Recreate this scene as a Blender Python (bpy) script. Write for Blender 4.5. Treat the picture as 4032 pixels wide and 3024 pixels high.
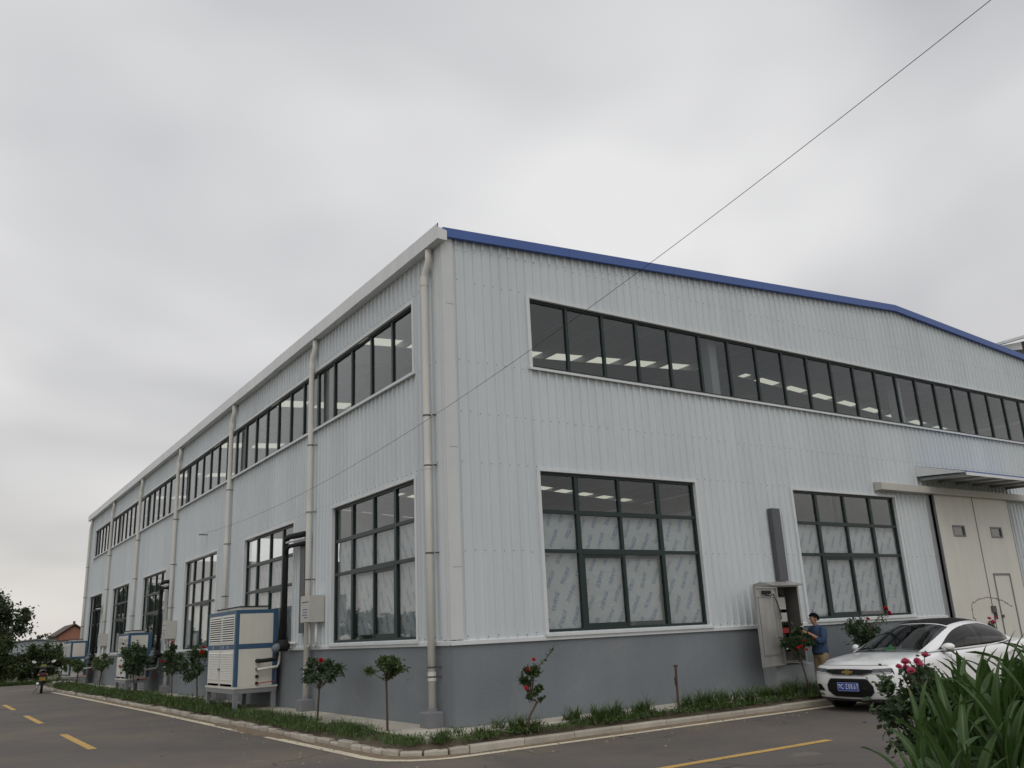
import bpy, math, random
from mathutils import Vector, Matrix
from mathutils.bvhtree import BVHTree
R = math.radians
random.seed(7)
for o in list(bpy.data.objects):
    bpy.data.objects.remove(o)
scn = bpy.context.scene
COL = scn.collection

# ---------------------------------------------------------------- camera
CAM = Vector((-7.3491, -12.9149, 1.4114))
YAW, PITCH, ROLL, FPX = 0.597425, 0.281296, -0.048375, 3383.04
def cam_axes():
    cy, sy, cp, sp = math.cos(YAW), math.sin(YAW), math.cos(PITCH), math.sin(PITCH)
    f = Vector((sy*cp, cy*cp, sp)); r = Vector((cy, -sy, 0)); u = r.cross(f)
    cr, sr = math.cos(ROLL), math.sin(ROLL)
    return cr*r + sr*u, -sr*r + cr*u, f
_r, _u, _f = cam_axes()
cd = bpy.data.cameras.new('camera')
cd.sensor_width = 36.0; cd.lens = FPX/4032*36.0; cd.clip_start = 0.05; cd.clip_end = 3000
cam = bpy.data.objects.new('camera', cd); COL.objects.link(cam)
m = Matrix.Identity(4)
for i in range(3):
    m[i][0] = _r[i]; m[i][1] = _u[i]; m[i][2] = -_f[i]; m[i][3] = CAM[i]
cam.matrix_world = m
scn.camera = cam
def pix(u, v, ax, val):
    """photo pixel -> point on the plane axis=val (the plane is a wall, the ground or a chosen distance)"""
    d = _f + (u-2016)/FPX*_r - (v-1512)/FPX*_u
    return CAM + d*((val-CAM[ax])/d[ax])

# ---------------------------------------------------------------- sky, sun, exposure
SUN_EL, SUN_AZ = R(52), R(205)          # azimuth clockwise from +Y
w = bpy.data.worlds.new('World'); scn.world = w; w.use_nodes = True
nt = w.node_tree; nt.nodes.clear()
def N(tree, t, **kw):
    n = tree.nodes.new(t)
    for k, v in kw.items(): setattr(n, k, v)
    return n
out = N(nt, 'ShaderNodeOutputWorld'); bg = N(nt, 'ShaderNodeBackground'); bg.inputs[1].default_value = 0.1
sky = N(nt, 'ShaderNodeTexSky'); sky.sky_type = 'NISHITA'; sky.sun_disc = False
sky.sun_elevation = SUN_EL; sky.sun_rotation = SUN_AZ; sky.dust_density = 3.0
tc = N(nt, 'ShaderNodeTexCoord')
sep = N(nt, 'ShaderNodeSeparateXYZ'); nt.links.new(tc.outputs['Generated'], sep.inputs[0])
def mth(tree, op, a, b=None, c=None, clamp=False):
    n = tree.nodes.new('ShaderNodeMath'); n.operation = op; n.use_clamp = clamp
    for i, x in enumerate((a, b, c)):
        if x is None: continue
        if isinstance(x, (int, float)): n.inputs[i].default_value = x
        else: tree.links.new(x, n.inputs[i])
    return n.outputs[0]
zz = mth(nt, 'ADD', mth(nt, 'MAXIMUM', sep.outputs[2], 0.0), 0.22)
px_ = mth(nt, 'DIVIDE', sep.outputs[0], zz); py_ = mth(nt, 'DIVIDE', sep.outputs[1], zz)
cmb = N(nt, 'ShaderNodeCombineXYZ'); nt.links.new(px_, cmb.inputs[0]); nt.links.new(py_, cmb.inputs[1]); cmb.inputs[2].default_value = 3.7
n1 = N(nt, 'ShaderNodeTexNoise'); n1.inputs['Scale'].default_value = 0.85; n1.inputs['Detail'].default_value = 3.5; n1.inputs['Roughness'].default_value = 0.5; n1.inputs['Distortion'].default_value = 0.35
nt.links.new(cmb.outputs[0], n1.inputs['Vector'])
rmp = N(nt, 'ShaderNodeValToRGB')
rmp.color_ramp.elements[0].position = 0.34; rmp.color_ramp.elements[0].color = (4.6, 4.65, 4.9, 1)
rmp.color_ramp.elements[1].position = 0.66; rmp.color_ramp.elements[1].color = (8.8, 8.75, 8.7, 1)
nt.links.new(n1.outputs['Fac'], rmp.inputs[0])
hz = N(nt, 'ShaderNodeMix', data_type='RGBA')          # air near the horizon is paler and a little warm
hf = mth(nt, 'POWER', mth(nt, 'SUBTRACT', 1.0, mth(nt, 'MAXIMUM', sep.outputs[2], 0.0), clamp=True), 5.0)
nt.links.new(mth(nt, 'MULTIPLY', hf, 0.8), hz.inputs[0]); nt.links.new(rmp.outputs[0], hz.inputs[6]); hz.inputs[7].default_value = (8.4, 7.85, 7.15, 1)
mx = N(nt, 'ShaderNodeMix', data_type='RGBA'); mx.inputs[0].default_value = 0.90
nt.links.new(sky.outputs[0], mx.inputs[6]); nt.links.new(hz.outputs[2], mx.inputs[7])
nt.links.new(mx.outputs[2], bg.inputs[0]); nt.links.new(bg.outputs[0], out.inputs[0])

sl = bpy.data.lights.new('sun', 'SUN'); sl.energy = 0.6; sl.angle = R(40); sl.color = (1.0, 0.97, 0.93)
sun = bpy.data.objects.new('sun', sl); COL.objects.link(sun)
sd = Vector((math.sin(SUN_AZ)*math.cos(SUN_EL), math.cos(SUN_AZ)*math.cos(SUN_EL), math.sin(SUN_EL)))
sun.rotation_euler = sd.to_track_quat('Z', 'Y').to_euler(); sun.location = sd*200
vs = scn.view_settings
vs.view_transform = 'Standard'; vs.look = 'None'; vs.exposure = 0.0; vs.gamma = 1.0; vs.use_curve_mapping = False
scn.render.engine = 'CYCLES'

# ---------------------------------------------------------------- materials
def bsdf(mt): return next(n for n in mt.node_tree.nodes if n.type == 'BSDF_PRINCIPLED')
def mat(name, col, rough=0.55, var=0.08, vs=2.0, metal=0.0, spec=0.4, bump=0.0, bs=60.0, streak=0.0, rand=0.0, coat=0.0, fine=0.0, fs=120.0):
    mt = bpy.data.materials.new(name); mt.use_nodes = True
    t = mt.node_tree; b = bsdf(mt)
    b.inputs['Roughness'].default_value = rough; b.inputs['Metallic'].default_value = metal
    b.inputs['Specular IOR Level'].default_value = spec; b.inputs['Coat Weight'].default_value = coat
    b.inputs['Coat Roughness'].default_value = 0.06
    g = N(t, 'ShaderNodeNewGeometry')
    val = None
    def mul(a, bb): return bb if a is None else mth(t, 'MULTIPLY', a, bb)
    if var:
        n = N(t, 'ShaderNodeTexNoise'); n.inputs['Scale'].default_value = vs; n.inputs['Detail'].default_value = 5
        t.links.new(g.outputs['Position'], n.inputs['Vector'])
        val = mth(t, 'MULTIPLY_ADD', n.outputs['Fac'], 2*var*1.6, 1-var*1.6)
    if fine:
        n = N(t, 'ShaderNodeTexNoise'); n.inputs['Scale'].default_value = fs; n.inputs['Detail'].default_value = 2
        t.links.new(g.outputs['Position'], n.inputs['Vector'])
        val = mul(val, mth(t, 'MULTIPLY_ADD', n.outputs['Fac'], 2*fine*1.6, 1-fine*1.6))
    if streak:
        mp = N(t, 'ShaderNodeMapping'); mp.inputs['Scale'].default_value = (3.2, 3.2, 0.16)
        t.links.new(g.outputs['Position'], mp.inputs[0])
        n = N(t, 'ShaderNodeTexNoise'); n.inputs['Scale'].default_value = 1.6; n.inputs['Detail'].default_value = 6; n.inputs['Roughness'].default_value = 0.65
        t.links.new(mp.outputs[0], n.inputs['Vector'])
        val = mul(val, mth(t, 'MULTIPLY_ADD', n.outputs['Fac'], 2*streak*1.5, 1-streak*1.5))
    if rand:
        oi = N(t, 'ShaderNodeObjectInfo')
        val = mul(val, mth(t, 'MULTIPLY_ADD', oi.outputs['Random'], 2*rand, 1-rand))
    if val is not None:
        vm = N(t, 'ShaderNodeVectorMath', operation='SCALE'); vm.inputs[0].default_value = col[:3]
        t.links.new(val, vm.inputs['Scale']); t.links.new(vm.outputs[0], b.inputs['Base Color'])
    else: b.inputs['Base Color'].default_value = (*col[:3], 1)
    if bump:
        n = N(t, 'ShaderNodeTexNoise'); n.inputs['Scale'].default_value = bs; n.inputs['Detail'].default_value = 4
        t.links.new(g.outputs['Position'], n.inputs['Vector'])
        bp = N(t, 'ShaderNodeBump'); bp.inputs['Strength'].default_value = bump; bp.inputs['Distance'].default_value = 0.02
        t.links.new(n.outputs['Fac'], bp.inputs['Height']); t.links.new(bp.outputs[0], b.inputs['Normal'])
    return mt
def glass(name, tint, refl=1.0, ior=1.52, rough=0.015, wav=0.0):
    mt = bpy.data.materials.new(name); mt.use_nodes = True; t = mt.node_tree; t.nodes.clear()
    o = N(t, 'ShaderNodeOutputMaterial'); mxs = N(t, 'ShaderNodeMixShader'); tr = N(t, 'ShaderNodeBsdfTransparent'); gl = N(t, 'ShaderNodeBsdfGlossy')
    fr = N(t, 'ShaderNodeFresnel'); fr.inputs[0].default_value = ior
    gg = N(t, 'ShaderNodeNewGeometry')          # same reflection on both faces of the pane
    t.links.new(mth(t, 'MULTIPLY_ADD', gg.outputs['Backfacing'], 1/ior-ior, ior), fr.inputs[0])
    tr.inputs[0].default_value = (*tint, 1); gl.inputs['Roughness'].default_value = rough; gl.inputs[0].default_value = (refl, refl, refl, 1)
    if wav:
        g = N(t, 'ShaderNodeNewGeometry'); n = N(t, 'ShaderNodeTexNoise'); n.inputs['Scale'].default_value = 1.3
        t.links.new(g.outputs['Position'], n.inputs['Vector'])
        bp = N(t, 'ShaderNodeBump'); bp.inputs['Strength'].default_value = wav; bp.inputs['Distance'].default_value = 0.02
        t.links.new(n.outputs['Fac'], bp.inputs['Height']); t.links.new(bp.outputs[0], gl.inputs['Normal'])
    t.links.new(fr.outputs[0], mxs.inputs[0]); t.links.new(tr.outputs[0], mxs.inputs[1]); t.links.new(gl.outputs[0], mxs.inputs[2]); t.links.new(mxs.outputs[0], o.inputs[0])
    return mt
def leafmat(name, col, col2, rough=0.45, trans=0.25, spec=0.4, vs=9.0):
    mt = bpy.data.materials.new(name); mt.use_nodes = True; t = mt.node_tree; b = bsdf(mt)
    o = next(n for n in t.nodes if n.type == 'OUTPUT_MATERIAL')
    g = N(t, 'ShaderNodeNewGeometry'); n = N(t, 'ShaderNodeTexNoise'); n.inputs['Scale'].default_value = vs; n.inputs['Detail'].default_value = 3
    t.links.new(g.outputs['Position'], n.inputs['Vector'])
    f = mth(t, 'MULTIPLY_ADD', n.outputs['Fac'], 1.6, -0.55)
    f2 = mth(t, 'MULTIPLY_ADD', g.outputs['Random Per Island'], 0.5, f, clamp=True)
    mxc = N(t, 'ShaderNodeMix', data_type='RGBA'); t.links.new(f2, mxc.inputs[0]); mxc.inputs[6].default_value = (*col, 1); mxc.inputs[7].default_value = (*col2, 1)
    t.links.new(mxc.outputs[2], b.inputs['Base Color']); b.inputs['Roughness'].default_value = rough; b.inputs['Specular IOR Level'].default_value = spec
    tl = N(t, 'ShaderNodeBsdfTranslucent'); t.links.new(mxc.outputs[2], tl.inputs[0])
    ms = N(t, 'ShaderNodeMixShader'); ms.inputs[0].default_value = trans
    t.links.new(b.outputs[0], ms.inputs[1]); t.links.new(tl.outputs[0], ms.inputs[2]); t.links.new(ms.outputs[0], o.inputs[0])
    return mt

M = {}
M['panel'] = mat('painted_steel_sheet', (0.60, 0.642, 0.662), 0.42, 0.035, 0.5, bump=0.10, bs=2.4, streak=0.08, rand=0.03, spec=0.5)
M['flash'] = mat('pale_flashing', (0.66, 0.685, 0.69), 0.45, 0.05, 1.5, streak=0.08, spec=0.5)
M['cream'] = mat('cream_flashing', (0.625, 0.645, 0.64), 0.5, 0.05, 1.5, streak=0.05)
M['pipe'] = mat('cream_plastic_pipe', (0.70, 0.685, 0.64), 0.5, 0.07, 1.5, streak=0.07)
M['gutter'] = mat('gutter_sheet', (0.70, 0.715, 0.72), 0.4, 0.06, 0.8, streak=0.12, spec=0.5)
M['blue'] = mat('blue_roof_sheet', (0.065, 0.125, 0.36), 0.42, 0.06, 1.0)
M['plinth'] = mat('grey_render', (0.195, 0.215, 0.232), 0.85, 0.16, 0.6, bump=0.3, bs=40, streak=0.05, fine=0.08, fs=70)
M['frame'] = mat('dark_green_frame', (0.013, 0.029, 0.027), 0.4, 0.05)
M['glass'] = glass('window_glass', (0.84, 0.86, 0.86), wav=0.03)
M['steel_in'] = mat('interior_steel', (0.30, 0.32, 0.34), 0.6, 0.05)
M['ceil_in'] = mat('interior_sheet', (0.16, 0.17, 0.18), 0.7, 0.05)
M['floor_in'] = mat('interior_concrete', (0.22, 0.22, 0.21), 0.7, 0.1)
M['dark'] = mat('black_rubber', (0.012, 0.012, 0.013), 0.6, 0.1)
M['soffit'] = mat('dark_soffit', (0.07, 0.07, 0.075), 0.7, 0.15)
M['door'] = mat('cream_door_panel', (0.68, 0.665, 0.605), 0.5, 0.05, 1.0, streak=0.08)
M['doortrim'] = mat('door_edge_trim', (0.20, 0.20, 0.21), 0.5, 0.1)
M['concrete'] = mat('concrete', (0.47, 0.44, 0.375), 0.9, 0.22, 1.8, bump=0.4, bs=25, fine=0.12, fs=60)
M['kerb'] = mat('kerb_stone', (0.43, 0.395, 0.335), 0.9, 0.22, 3.0, bump=0.5, bs=30, rand=0.12, fine=0.1)
M['block'] = mat('footing_block', (0.20, 0.205, 0.215), 0.9, 0.15, 3.0, bump=0.3, bs=30)
M['soil'] = mat('soil', (0.105, 0.085, 0.058), 0.95, 0.3, 2.5, bump=0.8, bs=18, fine=0.2, fs=40)
M['white_line'] = mat('worn_white_paint', (0.66, 0.59, 0.45), 0.8, 0.14, 2.2, fine=0.15, fs=45)
M['yellow_line'] = mat('worn_yellow_paint', (0.56, 0.36, 0.11), 0.8, 0.16, 2.2, fine=0.15, fs=45)
M['galv'] = mat('galvanised_steel', (0.33, 0.34, 0.35), 0.45, 0.15, 4.0, metal=0.6)
M['greybox'] = mat('grey_enamel', (0.50, 0.49, 0.45), 0.5, 0.06, 3.0)
M['tray'] = mat('dark_grey_duct', (0.10, 0.105, 0.115), 0.5, 0.08)
M['red'] = mat('red_pipe_paint', (0.30, 0.03, 0.03), 0.5, 0.1)
M['clamp'] = mat('clamp_steel', (0.09, 0.085, 0.08), 0.5, 0.1)
M['rust'] = mat('rusty_iron', (0.10, 0.055, 0.04), 0.85, 0.3, 12)
M['screw'] = mat('screw_head', (0.16, 0.16, 0.16), 0.6, 0.1)

def asphalt():
    mt = mat('worn_asphalt', (0.10, 0.097, 0.094), 0.82, 0.0, bump=0.5, bs=140)
    t = mt.node_tree; b = bsdf(mt); g = N(t, 'ShaderNodeNewGeometry')
    def noise(s, d=4, r=0.55):
        n = N(t, 'ShaderNodeTexNoise'); n.inputs['Scale'].default_value = s; n.inputs['Detail'].default_value = d; n.inputs['Roughness'].default_value = r
        t.links.new(g.outputs['Position'], n.inputs['Vector']); return n.outputs['Fac']
    v = mth(t, 'MULTIPLY_ADD', noise(0.55), 0.7, 0.66)
    v = mth(t, 'MULTIPLY', v, mth(t, 'MULTIPLY_ADD', noise(90, 2), 0.7, 0.65))
    vm = N(t, 'ShaderNodeVectorMath', operation='SCALE'); vm.inputs[0].default_value = (0.125, 0.113, 0.103); t.links.new(v, vm.inputs['Scale'])
    # dust swept towards the kerbs and lying in drifts
    d = mth(t, 'MULTIPLY_ADD', noise(0.33, 6, 0.62), 4.2, -1.88, clamp=True)
    mxc = N(t, 'ShaderNodeMix', data_type='RGBA'); t.links.new(mth(t, 'MULTIPLY', d, 0.75), mxc.inputs[0]); t.links.new(vm.outputs[0], mxc.inputs[6])
    vd = N(t, 'ShaderNodeVectorMath', operation='SCALE'); vd.inputs[0].default_value = (0.205, 0.165, 0.122); t.links.new(mth(t, 'MULTIPLY_ADD', noise(14), 0.9, 0.55), vd.inputs['Scale'])
    t.links.new(vd.outputs[0], mxc.inputs[7])
    # scattered pale scuffs
    sc_ = mth(t, 'MULTIPLY_ADD', noise(1.7, 3, 0.5), 14.0, -9.6, clamp=True); m2 = N(t, 'ShaderNodeMix', data_type='RGBA')
    t.links.new(mth(t, 'MULTIPLY', sc_, 0.5), m2.inputs[0]); t.links.new(mxc.outputs[2], m2.inputs[6]); m2.inputs[7].default_value = (0.23, 0.20, 0.17, 1)
    # cracks: thin wandering lines, broken up
    wv = N(t, 'ShaderNodeTexNoise'); wv.inputs['Scale'].default_value = 1.2; t.links.new(g.outputs['Position'], wv.inputs['Vector'])
    wa = N(t, 'ShaderNodeVectorMath', operation='MULTIPLY_ADD'); wa.inputs[1].default_value = (.9, .9, 0); t.links.new(wv.outputs['Color'], wa.inputs[0]); t.links.new(g.outputs['Position'], wa.inputs[2])
    vo = N(t, 'ShaderNodeTexVoronoi'); vo.feature = 'DISTANCE_TO_EDGE'; vo.inputs['Scale'].default_value = 0.28; t.links.new(wa.outputs[0], vo.inputs['Vector'])
    ck = mth(t, 'MULTIPLY', mth(t, 'LESS_THAN', vo.outputs['Distance'], 0.0045), mth(t, 'GREATER_THAN', noise(0.5, 2), 0.5))
    m3 = N(t, 'ShaderNodeMix', data_type='RGBA'); t.links.new(mth(t, 'MULTIPLY', ck, 0.6), m3.inputs[0]); t.links.new(m2.outputs[2], m3.inputs[6]); m3.inputs[7].default_value = (0.04, 0.037, 0.034, 1)
    t.links.new(m3.outputs[2], b.inputs['Base Color'])
    return mt
M['asphalt'] = asphalt()
def stain(mt, col, s, lo, gain, amt):
    """irregular blotches of another colour with edges of their own"""
    t = mt.node_tree; b = bsdf(mt); src = b.inputs['Base Color'].links[0].from_socket; g = N(t, 'ShaderNodeNewGeometry')
    n = N(t, 'ShaderNodeTexNoise'); n.inputs['Scale'].default_value = s; n.inputs['Detail'].default_value = 8; n.inputs['Roughness'].default_value = .68; n.inputs['Distortion'].default_value = .6; t.links.new(g.outputs['Position'], n.inputs['Vector'])
    mx_ = N(t, 'ShaderNodeMix', data_type='RGBA'); t.links.new(mth(t, 'MULTIPLY', mth(t, 'MULTIPLY_ADD', n.outputs['Fac'], gain, -lo*gain, clamp=True), amt), mx_.inputs[0]); t.links.new(src, mx_.inputs[6]); mx_.inputs[7].default_value = (*col, 1)
    t.links.new(mx_.outputs[2], b.inputs['Base Color'])
stain(M['plinth'], (.26, .265, .265), 1.3, .56, 7, .35); stain(M['plinth'], (.145, .135, .12), 2.1, .62, 8, .45)
stain(M['door'], (.42, .39, .33), 1.6, .60, 6, .35); stain(M['panel'], (.50, .52, .515), 1.1, .60, 6, .35)
for k in ('white_line', 'yellow_line'):                 # chips where the asphalt shows through
    t = M[k].node_tree; b = bsdf(M[k]); src = b.inputs['Base Color'].links[0].from_socket; g = N(t, 'ShaderNodeNewGeometry')
    n = N(t, 'ShaderNodeTexNoise'); n.inputs['Scale'].default_value = 9; n.inputs['Detail'].default_value = 7; n.inputs['Roughness'].default_value = .7; t.links.new(g.outputs['Position'], n.inputs['Vector'])
    mc_ = N(t, 'ShaderNodeMix', data_type='RGBA'); t.links.new(mth(t, 'MULTIPLY_ADD', n.outputs['Fac'], 9.0, -5.2, clamp=True), mc_.inputs[0]); t.links.new(src, mc_.inputs[6]); mc_.inputs[7].default_value = (.115, .105, .095, 1)
    t.links.new(mc_.outputs[2], b.inputs['Base Color'])

def film():
    """protective sheet printed with slanting blue lettering"""
    mt = mat('printed_film', (0.50, 0.535, 0.52), 0.6, 0.0); t = mt.node_tree; b = bsdf(mt)
    uv = N(t, 'ShaderNodeUVMap'); uv.uv_map = 'UVMap'
    mp = N(t, 'ShaderNodeMapping'); mp.inputs['Rotation'].default_value = (0, 0, R(-62))
    dn = N(t, 'ShaderNodeTexNoise'); dn.inputs['Scale'].default_value = 1.6; t.links.new(uv.outputs[0], dn.inputs['Vector'])
    ds = N(t, 'ShaderNodeVectorMath', operation='MULTIPLY_ADD'); ds.inputs[1].default_value = (.16, .16, 0); t.links.new(dn.outputs['Color'], ds.inputs[0]); t.links.new(uv.outputs[0], ds.inputs[2])
    t.links.new(ds.outputs[0], mp.inputs[0])
    cr = N(t, 'ShaderNodeTexNoise'); cr.inputs['Scale'].default_value = 4; cr.inputs['Detail'].default_value = 3; cr.inputs['Distortion'].default_value = 1.5; t.links.new(uv.outputs[0], cr.inputs['Vector'])
    bpn = N(t, 'ShaderNodeBump'); bpn.inputs['Strength'].default_value = 0.6; bpn.inputs['Distance'].default_value = 0.05; t.links.new(cr.outputs['Fac'], bpn.inputs['Height']); t.links.new(bpn.outputs[0], b.inputs['Normal'])
    br = N(t, 'ShaderNodeTexBrick'); br.offset = 0.43
    br.inputs['Scale'].default_value = 1.0; br.inputs['Brick Width'].default_value = 0.52; br.inputs['Row Height'].default_value = 0.25
    br.inputs['Mortar Size'].default_value = 0.094; br.inputs['Mortar Smooth'].default_value = 0.25
    t.links.new(mp.outputs[0], br.inputs['Vector'])
    nz = N(t, 'ShaderNodeTexNoise'); nz.inputs['Scale'].default_value = 38; nz.inputs['Detail'].default_value = 2; t.links.new(uv.outputs[0], nz.inputs['Vector'])
    ink = mth(t, 'MULTIPLY', mth(t, 'SUBTRACT', 1.0, br.outputs['Fac']), mth(t, 'MULTIPLY_ADD', nz.outputs['Fac'], 4.6, -1.75, clamp=True))
    vo = N(t, 'ShaderNodeTexVoronoi'); vo.inputs['Scale'].default_value = 5.5; t.links.new(uv.outputs[0], vo.inputs['Vector'])
    dot = mth(t, 'MULTIPLY', mth(t, 'LESS_THAN', vo.outputs['Distance'], 0.075), 0.55)
    f = mth(t, 'MULTIPLY', mth(t, 'MAXIMUM', ink, dot), 0.75)
    wr = N(t, 'ShaderNodeTexNoise'); wr.inputs['Scale'].default_value = 0.9; t.links.new(uv.outputs[0], wr.inputs['Vector'])
    base = N(t, 'ShaderNodeVectorMath', operation='SCALE'); base.inputs[0].default_value = (0.64, 0.665, 0.68); t.links.new(mth(t, 'MULTIPLY_ADD', wr.outputs['Fac'], 0.5, 0.72), base.inputs['Scale'])
    mxc = N(t, 'ShaderNodeMix', data_type='RGBA'); t.links.new(f, mxc.inputs[0]); t.links.new(base.outputs[0], mxc.inputs[6]); mxc.inputs[7].default_value = (0.07, 0.14, 0.34, 1)
    t.links.new(mxc.outputs[2], b.inputs['Base Color'])
    return mt
M['film'] = film()
def skylight():
    mt = bpy.data.materials.new('translucent_roof_light'); mt.use_nodes = True; t = mt.node_tree; t.nodes.clear()
    o = N(t, 'ShaderNodeOutputMaterial'); tl = N(t, 'ShaderNodeBsdfTranslucent'); tl.inputs[0].default_value = (0.78, 0.78, 0.64, 1)
    t.links.new(tl.outputs[0], o.inputs[0]); return mt
M['skylight'] = skylight()

# ---------------------------------------------------------------- mesh helpers
def add(name, verts, faces, material, parent=None, smooth=False, uv=None, kind=None):
    me = bpy.data.meshes.new(name); me.from_pydata([tuple(v) for v in verts], [], faces)
    if uv:
        l = me.uv_layers.new(name='UVMap')
        for lp in me.loops: l.data[lp.index].uv = uv[lp.vertex_index]
    if smooth: me.polygons.foreach_set('use_smooth', [True]*len(me.polygons))
    if material: me.materials.append(material)
    me.update()
    return link(name, me, parent, kind)
def link(name, me, parent=None, kind=None):
    o = bpy.data.objects.new(name, me); COL.objects.link(o)
    if parent: o.parent = parent
    if kind: o['kind'] = kind
    return o
def tag(o, label, cat, group=None):
    o['label'] = label; o['category'] = cat
    if group: o['group'] = group
    return o
def thing(name, label, cat, loc=(0, 0, 0), rz=0.0, group=None, scale=1.0):
    o = bpy.data.objects.new(name, None); COL.objects.link(o); o.location = loc; o.rotation_euler = (0, 0, rz)
    o.scale = (scale,)*3; o.empty_display_size = 0.2
    return tag(o, label, cat, group)
class MB:
    def __init__(s): s.v = []; s.f = []
    def poly(s, pts):
        n = len(s.v); s.v += [tuple(p) for p in pts]; s.f.append(tuple(range(n, n+len(pts)))); return s
    def box(s, x0, x1, y0, y1, z0, z1, bev=0.0):
        x0, x1 = min(x0, x1), max(x0, x1); y0, y1 = min(y0, y1), max(y0, y1); z0, z1 = min(z0, z1), max(z0, z1)
        n = len(s.v)
        if bev <= 0:
            s.v += [(x, y, z) for z in (z0, z1) for y in (y0, y1) for x in (x0, x1)]
            s.f += [tuple(n+i for i in q) for q in ((0, 2, 3, 1), (4, 5, 7, 6), (0, 1, 5, 4), (2, 6, 7, 3), (0, 4, 6, 2), (1, 3, 7, 5))]
        else:                                   # top edges chamfered
            b = bev
            r = [(x0, y0, z0), (x1, y0, z0), (x1, y1, z0), (x0, y1, z0), (x0, y0, z1-b), (x1, y0, z1-b), (x1, y1, z1-b), (x0, y1, z1-b),
                 (x0+b, y0+b, z1), (x1-b, y0+b, z1), (x1-b, y1-b, z1), (x0+b, y1-b, z1)]
            s.v += r; s.f.append(tuple(n+i for i in (3, 2, 1, 0))); s.f.append(tuple(n+i for i in (8, 9, 10, 11)))
            for k in (0, 4):
                for i in range(4): j = (i+1) % 4; s.f.append((n+k+i, n+k+j, n+k+4+j, n+k+4+i))
        return s
    def tube(s, path, r, n=8, cap=True):
        path = [Vector(p) for p in path]; rs = r if isinstance(r, (list, tuple)) else [r]*len(path)
        base = len(s.v); prev = None
        for i, p in enumerate(path):
            d = (path[min(i+1, len(path)-1)]-path[max(i-1, 0)]).normalized()
            a = prev - d*prev.dot(d) if prev is not None else (Vector((0, 0, 1)) if abs(d.z) < 0.9 else Vector((1, 0, 0))).cross(d)
            a.normalize(); prev = a; b = d.cross(a)
            for k in range(n):
                t = 2*math.pi*k/n; s.v.append(tuple(p+rs[i]*(math.cos(t)*a+math.sin(t)*b)))
        for i in range(len(path)-1):
            for k in range(n):
                k2 = (k+1) % n; s.f.append((base+i*n+k, base+i*n+k2, base+(i+1)*n+k2, base+(i+1)*n+k))
        if cap:
            s.f.append(tuple(base+k for k in range(n))[::-1]); s.f.append(tuple(base+(len(path)-1)*n+k for k in range(n)))
        return s
    def cyl(s, a, b, r, n=12): return s.tube([a, b], r, n)
    def prism(s, poly, ax, a, b):
        """poly: 2-D points in the other two axes (in x,y,z order), extruded along ax from a to b"""
        n = len(s.v); k = len(poly)
        for t in (a, b):
            for p in poly:
                q = list(p); q.insert(ax, t); s.v.append(tuple(q))
        s.f.append(tuple(range(n, n+k))[::-1]); s.f.append(tuple(range(n+k, n+2*k)))
        for i in range(k): j = (i+1) % k; s.f.append((n+i, n+j, n+k+j, n+k+i))
        return s
    def grid(s, rows, close=False):
        base = len(s.v); n = len(rows[0])
        for r in rows: s.v += [tuple(p) for p in r]
        for i in range(len(rows)-1):
            for j in range(n if close else n-1):
                j2 = (j+1) % n; s.f.append((base+i*n+j, base+i*n+j2, base+(i+1)*n+j2, base+(i+1)*n+j))
        return s
    def build(s, name, material, parent=None, smooth=False, kind=None, uv=None):
        o = add(name, s.v, s.f, material, parent, smooth, uv, kind)
        return o
    def mesh(s, name, material, smooth=False):
        me = bpy.data.meshes.new(name); me.from_pydata(s.v, [], s.f); me.materials.append(material)
        if smooth: me.polygons.foreach_set('use_smooth', [True]*len(me.polygons))
        return me

# ---------------------------------------------------------------- levels (building foot = 0)
ZR = -0.28      # road
ZK = -0.165     # kerb top
# ================================================================ GROUND, ROAD, KERB
gb = MB(); gb.poly([(-900, -700, ZR-0.05), (900, -700, ZR-0.05), (900, 1200, ZR-0.05), (-900, 1200, ZR-0.05)])
M['field'] = mat('field_soil', (0.085, 0.085, 0.045), 0.95, 0.35, 0.35, bump=0.6, bs=8, fine=0.2, fs=12)
gb.build('ground', M['field'], kind='structure')
# asphalt: one sheet without overlaps (side road, front road, cross road at the far end)
rb = MB()
def strip(mb, x0, x1, y0, y1, z, n=1):
    mb.poly([(x0, y0, z), (x1, y0, z), (x1, y1, z), (x0, y1, z)])
strip(rb, -7.9, -1.38, -0.6, 43.2, ZR); strip(rb, -40, 60, 43.2, 49.3, ZR)
strip(rb, -7.9, -1.38, -1.03, -0.6, ZR); strip(rb, -1.38, -0.3, -1.03, -0.6, ZR)
strip(rb, -60, 90, -7.6, -1.03, ZR); strip(rb, -7.9, -1.38, -60, -7.6, ZR)
rb.build('road', M['asphalt'], kind='structure')

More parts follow.
